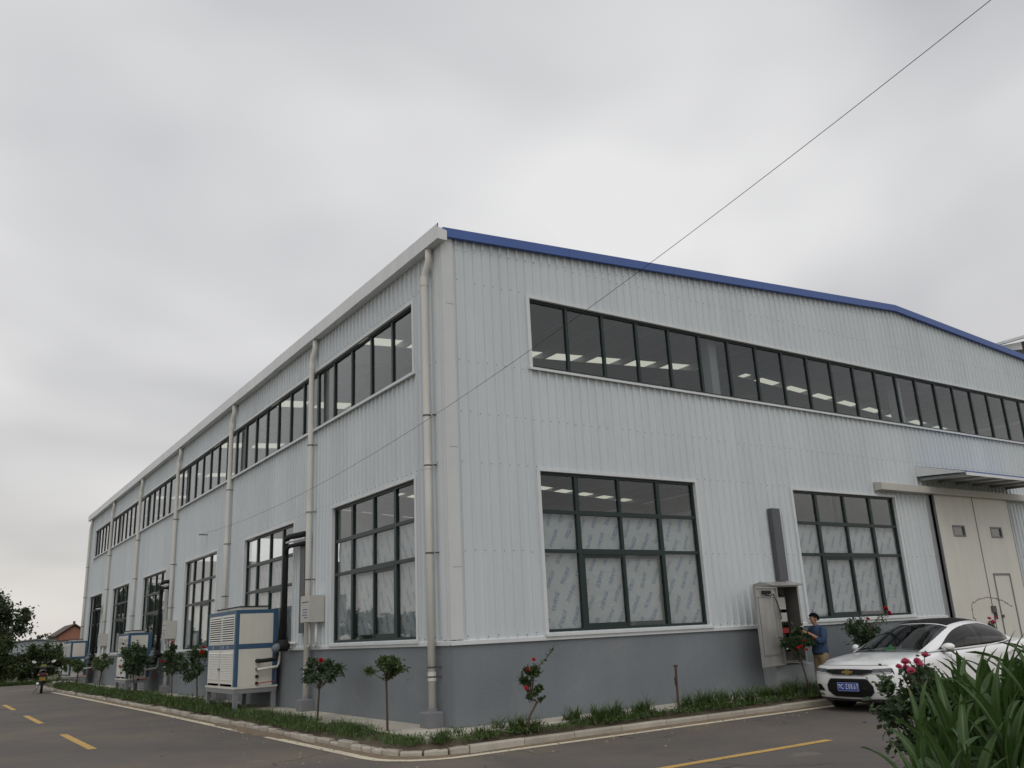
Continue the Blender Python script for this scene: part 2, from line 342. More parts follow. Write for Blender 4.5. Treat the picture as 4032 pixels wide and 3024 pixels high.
# path of the kerb face: down the side, round the corner, along the front
KX, KY, KRAD = -1.43, -1.09, 0.85
def kerb_path():
    pts = []
    y = 43.0
    while y > KY+KRAD+0.01: pts.append((KX - 0.011*max(0, y-14), y)); y -= 0.25
    for i in range(0, 13):
        a = math.pi + i/12*math.pi/2
        pts.append((KX+KRAD+KRAD*math.cos(a), KY+KRAD+KRAD*math.sin(a)))
    x = KX+KRAD+0.25
    while x < 34: pts.append((x, KY)); x += 0.25
    return pts
KP = kerb_path()
KL = [0.0]
for i in range(1, len(KP)): KL.append(KL[-1]+math.hypot(KP[i][0]-KP[i-1][0], KP[i][1]-KP[i-1][1]))
def kat(s):
    """point and outward (road-side) normal at arc length s"""
    s = max(0.001, min(KL[-1]-0.001, s)); lo, hi = 0, len(KL)-1
    while hi-lo > 1:
        md = (lo+hi)//2
        if KL[md] <= s: lo = md
        else: hi = md
    t = (s-KL[lo])/(KL[hi]-KL[lo]); a, b = KP[lo], KP[hi]
    p = (a[0]+(b[0]-a[0])*t, a[1]+(b[1]-a[1])*t); d = (b[0]-a[0], b[1]-a[1]); l = math.hypot(*d)
    return p, (d[1]/l, -d[0]/l)
def off(s, o):
    p, n = kat(s); return (p[0]+n[0]*o, p[1]+n[1]*o)
def ribbon(mb, s0, s1, o0, o1, z0, z1=None, step=0.25):
    n = max(1, int((s1-s0)/step)); rows = []
    for i in range(n+1):
        s = s0+(s1-s0)*i/n; a = off(s, o0); b = off(s, o1)
        rows.append([(a[0], a[1], z0), (b[0], b[1], z0 if z1 is None else z1)])
    mb.grid(rows)
S_CORNER = next(KL[i] for i, p in enumerate(KP) if p[1] <= KY+KRAD+0.02)
S_FRONT = S_CORNER + KRAD*math.pi/2
kerb = bpy.data.objects.new('kerb', None); COL.objects.link(kerb); kerb['kind'] = 'structure'
rng = random.Random(3)
s = 0.3
while s < KL[-1]-1:
    front = s > S_FRONT-0.1
    L_ = rng.uniform(0.95, 1.05) if front else (rng.uniform(0.33, 0.4) if s > S_CORNER-0.7 else rng.uniform(0.38, 0.62))
    gap = 0.012 if front else rng.uniform(0.015, 0.05)
    missing = (not front) and s < S_CORNER-4 and rng.random() < 0.07
    if not missing:
        dz = rng.uniform(-.006, .006) if front else rng.uniform(-.03, .015); do = 0 if front else rng.uniform(-.03, .02)
        mb = MB(); rows = []
        n = 4 if S_CORNER-1 < s < S_FRONT+.3 else 2
        h0 = ZR-0.04; h1 = ZK+dz; prof = [(0.0, h0), (0.0, h1-0.022), (-0.010, h1-0.006), (-0.026, h1), (-0.11, h1), (-0.13, h1-.012), (-0.13, h0)]
        for i in range(n+1):
            ss = s+(L_-gap)*i/n; jit = 0 if front else rng.uniform(-.008, .008)
            rows.append([(*off(ss, o+do), z+(jit if k in (1, 2, 3, 4) else 0)) for k, (o, z) in enumerate(prof)])
        mb.grid(rows, close=True)
        b0 = 0; k7 = len(prof); mb.f.append(tuple(range(k7))); mb.f.append(tuple(range(n*k7, (n+1)*k7))[::-1])
        mb.build('kerb_stone', M['kerb'], kerb)
    s += L_
# planting strip (sloping soil) and concrete apron
sb = MB(); n_ = int((KL[-1]-1)/0.25); rows = []
nr = random.Random(9)
for i in range(n_+1):
    ss = 0.3+i*0.25; row = []
    for o_, z_ in ((-0.03, ZR-.02), (-0.09, ZK-0.045), (-0.25, ZK+0.03), (-0.42, -0.075), (-0.64, -0.05)):
        q = off(ss, o_); row.append((q[0], q[1], z_+nr.uniform(-.012, .012)))
    rows.append(row)
sb.grid(rows); sb.build('planting_bed', M['soil'], kind='structure')
ab = MB()
AX, AY = -0.86, -0.70
def slab(x0, x1, y0, y1, z1): ab.box(x0, x1, y0, y1, -0.35, z1, 0.012)
ra = random.Random(4); y = -0.70
for i in range(15):
    y2 = y+ra.uniform(2.6, 3.2)
    slab(AX+ra.uniform(-.05, .05), 0.005, y, y2-0.012, -0.025+ra.uniform(-.008, .004)); y = y2
x = 0.03
while x < 33:
    x2 = x+ra.uniform(2.6, 3.2); slab(x, x2-0.012, AY+ra.uniform(-.03, .03), 0.005, -0.025+ra.uniform(-.008, .004)); x = x2
ab.build('apron', M['concrete'], kind='structure')
# painted lines
wl = MB(); ribbon(wl, 8, S_CORNER-5.75, 0.11, 0.275, ZR+0.004); ribbon(wl, S_CORNER-4.6, S_FRONT+24, 0.10, 0.265, ZR+0.004)
wl.build('edge_line', M['white_line'], kind='structure')
w2 = MB(); strip(w2, -40, 60, 49.0, 49.14, ZR+0.004); w2.build('edge_line', M['white_line'], kind='structure')
for y0, y1 in ((5.49, 9.49), (13.68, 17.67), (21.39, 25.5), (29.6, 33.6), (37.6, 41.6)):
    d = MB(); strip(d, -4.55, -4.40, y0, y1, ZR+0.004); d.build('centre_dash', M['yellow_line'], kind='structure')
for x0, x1 in ((-0.35, 3.70), (7.9, 11.9), (16, 20)):
    d = MB(); strip(d, x0, x1, -4.40, -4.25, ZR+0.004); d.build('centre_dash', M['yellow_line'], kind='structure')
# sand drifted against the kerb
M['sand'] = mat('drifted_sand', (0.20, 0.155, 0.105), 0.95, 0.25, 4.0, bump=0.7, bs=40, fine=0.2, fs=60)
sd_ = MB(); rs = random.Random(12)
def drift(s0, s1, wmax):
    n = int((s1-s0)/0.12); rows = []
    for i in range(n+1):
        ss = s0+(s1-s0)*i/n; e = math.sin(math.pi*i/n)**0.5; wd = wmax*e*(0.45+0.55*rs.random())
        a = off(ss, -0.01); b = off(ss, 0.4*wd); c = off(ss, wd+0.01)
        rows.append([(a[0], a[1], ZR+0.006+0.035*e), (b[0], b[1], ZR+0.006+0.018*e), (c[0], c[1], ZR+0.001)])
    sd_.grid(rows)
drift(10, S_CORNER-9, 0.16); drift(S_CORNER-9, S_CORNER-3.2, 0.34); drift(S_CORNER-3.2, S_FRONT+0.3, 0.11); drift(S_FRONT+0.3, S_FRONT+9, 0.06)
sd_.build('sand_drift', M['sand'], kind='structure', smooth=True)
# small stones and debris on the road
M['debris'] = mat('debris', (0.28, 0.24, 0.19), 0.9, 0.3, 20)
db = MB(); rd = random.Random(21)
for i in range(130):
    ss = rd.uniform(S_CORNER-12, S_FRONT+8); o_ = abs(rd.gauss(0, 0.5))+0.08; q = off(ss, o_); r_ = rd.uniform(.006, .02)
    db.box(q[0]-r_, q[0]+r_, q[1]-r_*rd.uniform(.5, 1), q[1]+r_, ZR, ZR+r_, r_*.4)
db.build('road_debris', M['debris'], kind='stuff')

# ================================================================ FACTORY BUILDING
BW, BL = 29.2, 40.5           # gable width, length
RX, SL = 14.6, 0.0702         # ridge, slope
bld = thing('factory_building', 'long pale blue-grey corrugated steel factory hall with blue roof edge', 'factory')
def FP(fac, a, d, z): return (a, -d, z) if fac == 'R' else (-d, a, z)
def fbox(mb, fac, a0, a1, d0, d1, z0, z1):
    if fac == 'R': mb.box(a0, a1, -d1, -d0, z0, z1)
    else: mb.box(-d1, -d0, a0, a1, z0, z1)
def roofz(x): return 8.70 + SL*(x if x <= RX else 2*RX-x)
RIBH = 0.035
def profile(a0, a1, ph):
    pts = [(a0, None)]
    k0 = math.floor((a0-ph)/0.2)-1; L = []
    for k in range(k0, k0+int((a1-a0)/0.2)+4):
        c = ph+0.2*k; L += [(c-0.033, 0), (c-0.017, RIBH), (c+0.017, RIBH), (c+0.033, 0)]
    def dep(a):
        for (p, q), (p2, q2) in zip(L, L[1:]):
            if p <= a <= p2: return q+(q2-q)*(a-p)/(p2-p) if p2 > p else q
        return 0.0
    return [(a0, dep(a0))]+[(p, q) for p, q in L if a0+1e-4 < p < a1-1e-4]+[(a1, dep(a1))]
def wall(fac, a_start, a_end, ph, openings, ztop, zbase):
    edges = sorted({e for o in openings for e in o[:2]})
    a = a_start
    while a < a_end-1e-3:
        nxt = min(a_end, ph+0.8*(math.floor((a-ph+1e-6)/0.8)+1))
        cuts = [a]+[e for e in edges if a+1e-3 < e < nxt-1e-3]+[nxt]
        for c0, c1 in zip(cuts, cuts[1:]):
            mid = (c0+c1)/2; spans = [(zbase, None)]
            for (o0, o1, z0, z1) in sorted(openings, key=lambda q: q[2]):
                if o0-1e-6 <= mid <= o1+1e-6:
                    lo, _ = spans.pop(); spans.append((lo, z0)); spans.append((z1, None))
            for lo, hi in spans:
                if hi is not None and hi-lo < 0.02: continue
                pr = profile(c0, c1, ph); mb = MB()
                mb.grid([[FP(fac, p, d, lo) for p, d in pr], [FP(fac, p, d, (ztop(p) if hi is None else hi)) for p, d in pr]])
                mb.build('wall_panel', M['panel'], bld)
        a = nxt
WZ0, WZ1 = 1.385, 4.285
UZ0, UZ1 = 6.325, 7.745
R_WIN = [(1.945, 5.965), (9.12, 13.10)]
DOOR = (14.60, 18.53, -1.0, 4.47)
R_OPEN = [(a, b, WZ0, WZ1) for a, b in R_WIN]+[(1.915, 27.3, UZ0, UZ1), DOOR]
wall('R', 0.0, BW, 0.28, R_OPEN, lambda x: roofz(x), 1.26)
L_WIN = [(1.20, 5.15), (7.59, 11.54), (14.33, 18.24), (21.12, 25.12), (28.02, 31.90), (34.85, 38.62)]
L_OPEN = [(a, b, WZ0-.01, WZ1-.05) for a, b in L_WIN]+[(1.20, 38.55, UZ0-.02, UZ1-.03)]
wall('L', 0.0, BL, 0.30, L_OPEN, lambda y: 8.50, 1.26)
# far gable and hidden long wall (seen only through the glass)
fb = MB()
for (x0, x1, z0, z1) in ((0, BW, 0, UZ0), (0, 1.9, UZ0, UZ1), (27.3, BW, UZ0, UZ1)): fb.box(x0, x1, BL-0.06, BL, z0, z1)
fb.prism([(0, UZ1), (BW, UZ1), (BW, roofz(BW)), (RX, roofz(RX)), (0, roofz(0))], 1, BL-0.06, BL)
fb.box(BW-0.06, BW, 0.03, BL-0.06, 0, UZ0); fb.box(BW-0.06, BW, 0.03, BL-0.06, UZ1, 8.66); 
for k in range(7): fb.box(BW-0.06, BW, 0.03+k*6.7, 0.6+k*6.55, UZ0, UZ1)
fb.build('rear_wall', M['panel'], bld)
fm = MB()
for k in range(28): fm.box(1.9+k*.94-.03, 1.9+k*.94+.03, BL-0.05, BL-0.02, UZ0, UZ1)
fm.build('rear_mullion', M['frame'], bld)
# plinth
pb = MB(); 
def plseg(fac, a0, a1, d1, z1): fbox(pb, fac, a0, a1, -0.20, d1, -0.3, z1)
plseg('R', 0.012, 14.58, 0.012, 1.285); plseg('R', 18.56, BW, 0.012, 1.285); pb.box(-0.012, 0.010, -0.011, BL, -0.3, 1.285); 
pb.build('plinth', M['plinth'], bld)
# drip flashing on top of the plinth
db_ = MB()
for fac, segs in (('R', [(-0.05, 14.57), (18.57, BW)]), ('L', [(0.0, BL)])):
    for a0, a1 in segs:
        prof = [(0.0, 1.335), (0.030, 1.325), (0.052, 1.315), (0.052, 1.252), (0.046, 1.252), (0.0, 1.27)]
        base = [[FP(fac, a, d, z) for d, z in prof] for a in (a0, a1)]
        db_.grid(base, close=True); n = len(db_.v); db_.f.append(tuple(range(n-12, n-6))); db_.f.append(tuple(range(n-6, n)))
db_.build('drip_flashing', M['flash'], bld)
# screws along the purlin lines (tiny: one joined part)
sc = MB()
def screw(fac, a, z):
    c = FP(fac, a, RIBH, z); n = len(sc.v); r = 0.011
    for k in range(6):
        t = k*math.pi/3; sc.v.append(FP(fac, a+r*math.cos(t), RIBH+.001, z+r*math.sin(t)))
    for k in range(6):
        t = k*math.pi/3; sc.v.append(FP(fac, a+.6*r*math.cos(t), RIBH+.010, z+.6*r*math.sin(t)))
    sc.f.append(tuple(n+6+k for k in range(6)))
    for k in range(6): sc.f.append((n+k, n+(k+1) % 6, n+6+(k+1) % 6, n+6+k))
def blocked(ops, a, z): return any(o0-.02 < a < o1+.02 and z0-.1 < z < z1+.1 for o0, o1, z0, z1 in ops)
rw = random.Random(5)
for z in (1.38, 2.80, 4.36, 5.27, 6.24, 7.82, 8.52):
    for k in range(0, 146):
        a = 0.28+0.2*k
        if a < 0.25 or a > 22 or blocked(R_OPEN, a, z): continue
        if rw.random() < .9: screw('R', a+rw.uniform(-.004, .004), z+rw.uniform(-.015, .015))
for z in (1.38, 4.36, 6.24, 7.84):
    for k in range(0, 60):
        a = 0.30+0.2*k
        if a < 0.3 or blocked(L_OPEN, a, z): continue
        screw('L', a, z+rw.uniform(-.01, .01))
for x in [0.28+.2*k for k in range(80)]:
    if x < RX: screw('R', x, roofz(x)-.30)
sc.build('screws', M['screw'], bld, kind='stuff')

# ---- corner trims
cb = MB()
cb.box(0.02, 0.185, -0.048, -0.003, 1.34, 8.69); cb.box(-0.046, 0.02, -0.048, 0.0, 1.34, 8.60)
co = cb.build('corner_trim', M['cream'], bld)
cb = MB(); cb.box(-0.030, -0.004, 0.002, 0.27, 1.338, 8.495); cb.build('corner_trim', M['flash'], bld)
jl = MB(); jl.box(0.018, 0.187, -0.050, -0.0485, 7.30, 7.306); jl.box(0.018, 0.187, -0.050, -0.0485, 4.60, 4.606); jl.box(0.018, 0.187, -0.050, -0.0485, 2.52, 2.526)
jl.build('trim_joint', M['rust'], co)

# ---- windows
pj_ = random.Random(91)
def window(fac, a0, a1, z0, z1, cols, rows, sash=None, film=False, surround=True, seedv=0):
    """frame mesh with one pane object per light; the surround trim is a sub-part"""
    fb_ = MB(); fw = 0.05; D0, D1 = -0.085, -0.025
    A = [a0]+cols+[a1]; Z = [z0]+rows+[z1]
    fbox(fb_, fac, a0, a0+fw, D0, D1, z0, z1); fbox(fb_, fac, a1-fw, a1, D0, D1, z0, z1)
    fbox(fb_, fac, a0+fw, a1-fw, D0, D1, z0, z0+fw); fbox(fb_, fac, a0+fw, a1-fw, D0, D1, z1-fw, z1)
    for c in cols:
        hw = 0.032
        if sash and c in sash[:1]+sash[-1:]: hw = 0.045
        fbox(fb_, fac, c-hw, c+hw, D0+.001, D1+.004, z0+fw, z1-fw)
    for r in rows:
        for p, q in zip(A, A[1:]):
            fbox(fb_, fac, p+.046, q-.046, D0+.002, D1+.002, r-.032, r+.032)
    if sash:                      # two sliding sashes in the bottom middle lights
        s0, s1 = sash[0], sash[-1]; mid = cols[1]
        for p, q, dd in ((s0+.045, mid+.03, 0.0), (mid-.03, s1-.045, -.028)):
            e = .055
            fbox(fb_, fac, p, p+e, D0+dd+.012, D1+dd-.008, z0+fw, rows[0]-.033); fbox(fb_, fac, q-e, q, D0+dd+.012, D1+dd-.008, z0+fw, rows[0]-.033)
            fbox(fb_, fac, p+e, q-e, D0+dd+.012, D1+dd-.008, z0+fw, z0+fw+e+.02); fbox(fb_, fac, p+e, q-e, D0+dd+.012, D1+dd-.008, rows[0]-.033-e-.03, rows[0]-.033)
        fbox(fb_, fac, s0+.046, s1-.046, D0+.003, D1+.008, rows[0]-.06, rows[0]+.045)
        if len(rows) > 1: fbox(fb_, fac, s0+.046, s1-.046, D0+.003, D1+.006, rows[1]-.045, rows[1]+.04)
    win = fb_.build('window', M['frame'], bld)
    for i in range(len(A)-1):
        for j in range(len(Z)-1):
            g = MB(); fbox(g, fac, A[i]+.03, A[i+1]-.03, -0.062, -0.056, Z[j]+.03, Z[j+1]-.03)
            ax_ = 1 if fac == 'R' else 0; k0, k1, k2 = (pj_.uniform(-.004, .004) for _ in range(3)); am, zm_ = (A[i]+A[i+1])/2, (Z[j]+Z[j+1])/2      # panes never sit quite true
            g.v = [tuple(c+(k0*(v[1-ax_]-am)+k1*(v[2]-zm_) if q_ == ax_ else 0) for q_, c in enumerate(v)) for v in g.v]; g.build('pane', M['glass'], win)
    if surround:
        t = MB(); tw = 0.075; p0 = -0.09; p1 = RIBH+0.016
        fbox(t, fac, a0-tw, a0-.002, -0.02, p1, z0-.05, z1+.06); fbox(t, fac, a1+.002, a1+tw, -0.02, p1, z0-.05, z1+.06)
        fbox(t, fac, a0-.002, a1+.002, -0.02, p1-.002, z1+.002, z1+.055)
        # reveals and sloping sill
        fbox(t, fac, a0-.002, a0+.0, p0, -.0205, z0, z1); fbox(t, fac, a1, a1+.002, p0, -.0205, z0, z1)
        sl_ = [(p0, z0), (p1+.035, z0-.022), (p1+.035, z0-.070), (p1+.028, z0-.070), (p0, z0-.02)]
        rws = [[FP(fac, a, d, z) for d, z in sl_] for a in (a0-tw-.01, a1+tw+.01)]
        t.grid(rws, close=True); n = len(t.v); t.f.append(tuple(range(n-10, n-5))); t.f.append(tuple(range(n-5, n)))
        t.build('surround', M['flash'], win)
    if film:
        top = rows[1]+.02 if len(rows) > 1 else z1
        rf = random.Random(seedv); f0, f1 = a0+.03, a1-.03
        m_ = MB(); uv = []; rowsf = []
        nz_ = 8; na = 14
        for j in range(nz_+1):
            row = []
            for i in range(na+1):
                a = f0+(f1-f0)*i/na; z = z0+.03+(top-z0-.03)*j/nz_
                row.append(FP(fac, a, -0.125+rf.uniform(-.012, .012), z)); uv.append((a, z))
            rowsf.append(row)
        m_.grid(rowsf); m_.build('protective_film', M['film'], win, smooth=True, uv=uv)
    return win
for k, (a0, a1) in enumerate(R_WIN):
    c = [a0+0.885, a0+1.945, a0+2.99]
    window('R', a0, a1, WZ0, WZ1, c, [2.82, 3.545], sash=[c[0], c[2]], film=True, seedv=k)
for k, (a0, a1) in enumerate(L_WIN):
    wd = a1-a0; c = [a0+wd*.24, a0+wd*.49, a0+wd*.76]
    window('L', a0, a1, WZ0-.01, WZ1-.05, c, [2.79, 3.50], sash=[c[0], c[2]], film=(k < 3), seedv=10+k)
window('R', 1.915, 27.3, UZ0, UZ1, [1.915+.9457*k for k in range(1, 27)], [])
# the long side strip, one window per bay
ys = [1.20, 6.31, 13.02, 19.72, 26.43, 33.13, 38.55]
for a0, a1 in zip(ys, ys[1:]):
    n = round((a1-a0)/0.95)
    window('L', a0, a1, UZ0-.02, UZ1-.03, [a0+(a1-a0)*k/n for k in range(1, n)], [], surround=False)
t = MB(); p1 = RIBH+.016
fbox(t, 'L', 1.12, 1.198, -.02, p1, UZ0-.08, UZ1+.03); fbox(t, 'L', 38.552, 38.62, -.02, p1, UZ0-.08, UZ1+.03)
fbox(t, 'L', 1.198, 38.552, -.02, p1-.002, UZ1-.028, UZ1+.02)
sl_ = [(-.09, UZ0-.02), (p1+.045, UZ0-.04), (p1+.045, UZ0-.095), (p1+.036, UZ0-.095), (-.09, UZ0-.05)]
t.grid([[FP('L', a, d, z) for d, z in sl_] for a in (1.10, 38.64)], close=True); n = len(t.v); t.f.append(tuple(range(n-10, n-5))); t.f.append(tuple(range(n-5, n)))
t.build('window_surround', M['flash'], bld)

# ---- roof, gutter, rake trim
roof = MB()
sky_strips = [6.3+6.7*k for k in range(5)]
segs = []; y = -0.10
for s_ in sky_strips: segs.append((y, s_)); y = s_+.95
segs.append((y, BL+.1))
def roofq(mb, x0, x1, y0, y1, lift=0.05):
    mb.poly([(x0, y0, roofz(x0)+lift), (x1, y0, roofz(x1)+lift), (x1, y1, roofz(x1)+lift), (x0, y1, roofz(x0)+lift)])
for y0, y1 in segs: roofq(roof, -.02, RX, y0, y1); roofq(roof, RX, BW+.02, y0, y1)
for s_ in sky_strips:
    for x0, x1 in ((-.02, 1.2), (13.6, RX), (RX, 15.6), (28, BW+.02)): roofq(roof, x0, x1, s_, s_+.95)
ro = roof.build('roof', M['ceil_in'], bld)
for s_ in sky_strips:
    for x0, x1 in ((1.2, 13.6), (15.6, 28)):
        q = MB(); roofq(q, x0, x1, s_, s_+.95, 0.052); q.build('roof_light', M['skylight'], ro)
rt = MB()
def rake(x0, x1):
    # blue barge trim: box section following the slope
    pts = []
    for x in (x0, x1):
        zb_ = roofz(x)-0.09; pts.append([(x, -0.125, zb_), (x, -0.125, zb_+.185), (x, -0.02, zb_+.215), (x, 0.12, zb_+.17), (x, 0.06, zb_+.06), (x, -0.02, zb_+.01)])
    rt.grid(pts, close=True); n = len(rt.v); rt.f.append(tuple(range(n-12, n-6))); rt.f.append(tuple(range(n-6, n)))
xs = [-0.03, 2.95, 5.95, 8.95, 11.95, RX, 17.6, 20.6, 23.6, 26.6, BW]
for i, (a, b) in enumerate(zip(xs, xs[1:])):
    rt = MB(); rake(a, b-0.006); rt.build('rake_trim', M['blue'], bld)
# gutter lengths
ys = [-0.19]+[3.0+3.0*k for k in range(13)]+[BL+.05]
for i, (a, b) in enumerate(zip(ys, ys[1:])):
    g = MB(); dz = 0.004*((i*7) % 3)
    prof = [(-0.205, 8.50), (-0.205, 8.80), (-0.185, 8.82), (-0.180, 8.80), (-0.185, 8.52), (-0.03, 8.52), (-0.03, 8.70), (0.0, 8.705), (0.0, 8.50)]
    rows = [[(x+0.0, y_, z+dz) for x, z in prof] for y_ in (a, b-0.004)]
    g.grid(rows, close=True); n = len(g.v)
    g.poly([(-.205, a, 8.50+dz), (0, a, 8.50+dz), (0, a, 8.70+dz), (-.205, a, 8.74+dz)] if i == 0 else [(-.205, b-.004, 8.50+dz), (0, b-.004, 8.50+dz), (0, b-.004, 8.6+dz), (-.205, b-.004, 8.6+dz)])
    go = g.build('gutter', M['gutter'], bld)
# ---- downpipes
DP = [0.484, 6.316, 13.021, 19.726, 26.430, 33.135, 39.84]
pz = {0: [5.264, 4.343, 2.803, 0.914, 0.763], 1: [4.311, 2.782, 5.9], }
for i, y in enumerate(DP):
    pr = 0.066
    path = [(-0.115, y-.15, 8.51), (-0.115, y-.15, 8.30), (-0.12, y-.12, 8.19), (-0.13, y-.03, 8.05), (-0.135, y, 7.93), (-0.135, y, 4.0), (-0.135, y, 0.22)]
    p = MB().tube(path, pr, 14).build('downpipe', M['pipe'], bld, smooth=True)
    for za_, zb_ in ((7.98, 7.80), (.84, .70), (4.42, 4.28)): MB().tube([(-0.135, y, za_), (-0.135, y, zb_)], pr+.008, 14).build('coupling', M['pipe'], p)
    for zc in pz.get(i, [5.9, 4.3, 2.8, 1.6]):
        c = MB().tube([(-0.135, y, zc-.012), (-0.135, y, zc+.012)], pr+.011, 14); c.box(-0.08, 0.0, y-.115, y-.10, zc-.012, zc+.012); c.build('clamp', M['clamp'], p)
    b = MB(); b.box(-0.29, 0.012-.03, y-.17, y+.17, -0.1, 0.22, 0.02); b.tube([(-0.135, y, .20), (-0.135, y, .27)], [.10, .08], 10); b.build('footing', M['block'], p)

# ---- interior: floor, columns, rafters, purlins
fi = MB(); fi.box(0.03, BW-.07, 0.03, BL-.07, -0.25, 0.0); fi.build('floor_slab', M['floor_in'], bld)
for y in [0.45]+DP[1:]:
    for x in (0.22, BW-.4):
        c = MB(); c.box(x, x+.26, y-.10, y-.09, 0, 8.5); c.box(x, x+.26, y+.09, y+.10, 0, 8.5); c.box(x+.12, x+.14, y-.09, y+.09, 0, 8.5); c.build('steel_column', M['steel_in'], bld)
    r = MB()
    for x0, x1 in ((0.2, RX), (RX, BW-.2)):
        r.poly([(x0, y, roofz(x0)-.7), (x1, y, roofz(x1)-.55), (x1, y, roofz(x1)-.18), (x0, y, roofz(x0)-.18)])
        for zz_ in (-.18, -.6): r.poly([(x0, y-.1, roofz(x0)+zz_), (x1, y-.1, roofz(x1)+zz_), (x1, y+.1, roofz(x1)+zz_), (x0, y+.1, roofz(x0)+zz_)])
    r.build('rafter', M['steel_in'], bld)
for k in range(20):
    x = 0.8+1.5*k
    if x > BW-.5: break
    q = MB(); q.box(x, x+.07, 0.05, BL-.1, roofz(x)-.18, roofz(x)+.02); q.build('purlin', M['steel_in'], bld)
for x in (7.3, 14.6, 21.9):
    q = MB(); q.box(x-.12, x+.12, 0.25, 0.5, 0, roofz(x)-.3); q.build('steel_column', M['steel_in'], bld)

# ---- sliding door, track cover, canopy
dr = bpy.data.objects.new('sliding_door', None); COL.objects.link(dr); dr.parent = bld
rd_ = MB(); rd_.box(14.45, 18.7, 0.02, 0.05, -.2, 4.47); rd_.build('backing', M['dark'], dr)
for x0, x1, wx in ((14.80, 16.655, 15.43), (16.69, 18.53, 17.34)):
    wz0, wz1, ww = 3.33, 3.64, 0.60
    l = MB()
    for b in ((x0, x1, -.02, wz0), (x0, x1, wz1, 4.47), (x0, wx, wz0, wz1), (wx+ww, x1, wz0, wz1)): l.box(b[0], b[1], -.105, -.06, b[2], b[3])
    lf = l.build('leaf', M['door'], dr)
    e = MB(); e.box(x0-.025, x0, -.112, -.055, -.02, 4.46); e.box(x1, x1+.02, -.112, -.055, -.02, 4.46); e.build('edge_strip', M['doortrim'], lf)
    f = MB()
    for b in ((wx, wx+.04, wz0, wz1), (wx+ww-.04, wx+ww, wz0, wz1), (wx+.04, wx+ww-.04, wz0, wz0+.04), (wx+.04, wx+ww-.04, wz1-.04, wz1)): f.box(b[0], b[1], -.118, -.05, b[2], b[3])
    f.build('vision_frame', M['doortrim'], lf)
    g = MB(); g.box(wx+.03, wx+ww-.03, -.085, -.079, wz0+.03, wz1-.03); g.build('vision_pane', M['glass'], lf)
    bk = MB(); bk.box(wx, wx+ww, -.058, -.052, wz0, wz1); bk.build('vision_backing', mat('brown_backing', (0.16, 0.14, 0.11), .7), lf)
wk = MB()
for b in ((17.02, 17.06, 0.1, 2.36), (17.86, 17.90, 0.1, 2.36), (17.06, 17.86, 2.31, 2.36)): wk.box(b[0], b[1], -.125, -.1055, b[2], b[3])
wko = wk.build('wicket_frame', M['doortrim'], dr)
h = MB(); h.box(16.58, 16.78, -.15, -.106, 1.33, 1.50); h.box(16.70, 16.74, -.17, -.106, 1.15, 1.33); h.box(17.03, 17.12, -.15, -.1255, 1.18, 1.26); h.build('latch', M['clamp'], dr)
jm = MB(); jm.box(14.57, 14.70, -.03, .02, 0, 4.47); jm.box(14.50, 14.575, -.034, -.001, 1.34, 4.47); jm.build('door_jamb', M['galv'], dr)
tk = MB(); tk.prism([(-.25, 4.43), (-.25, 4.60), (-.22, 4.615), (-.026, 4.64), (-.026, 4.43)], 0, 12.33, 21.2); tk.build('track_cover', M['greybox'], dr)
cn = MB(); cx0, cx1, cyf = 14.32, 18.95, -1.36
cn.poly([(cx0, -.026, 5.19), (cx1, -.026, 5.19), (cx1, cyf, 4.83), (cx0, cyf, 4.83)])
cn.poly([(cx0, cyf, 4.83), (cx1, cyf, 4.83), (cx1, cyf, 4.795), (cx0, cyf, 4.795)])
can = cn.build('canopy', M['blue'], bld)
for xa_, xb_ in ((cx0-.012, cx0-.002), (cx1+.002, cx1+.012)):
    q = MB(); q.prism([(-.026, 4.90), (-.026, 5.185), (cyf+.03, 4.826), (cyf+.03, 4.80)], 0, xa_, xb_); q.build('side_cheek', M['flash'], can)
q = MB(); q.poly([(cx0, cyf+.01, 4.772), (cx1, cyf+.01, 4.772), (cx1, -.03, 4.86), (cx0, -.03, 4.86)]); q.box(cx0, cx1, cyf-.004, cyf+.012, 4.72, 4.794); q.build('soffit_sheet', M['gutter'], can)
for k in range(6):
    q = MB(); xx = cx0+.1+k*(cx1-cx0-.2)/5; q.prism([(-.03, 4.78), (-.03, 4.855), (cyf+.05, 4.768), (cyf+.05, 4.73)], 0, xx-.03, xx+.03); q.build('bracket', M['galv'], can)
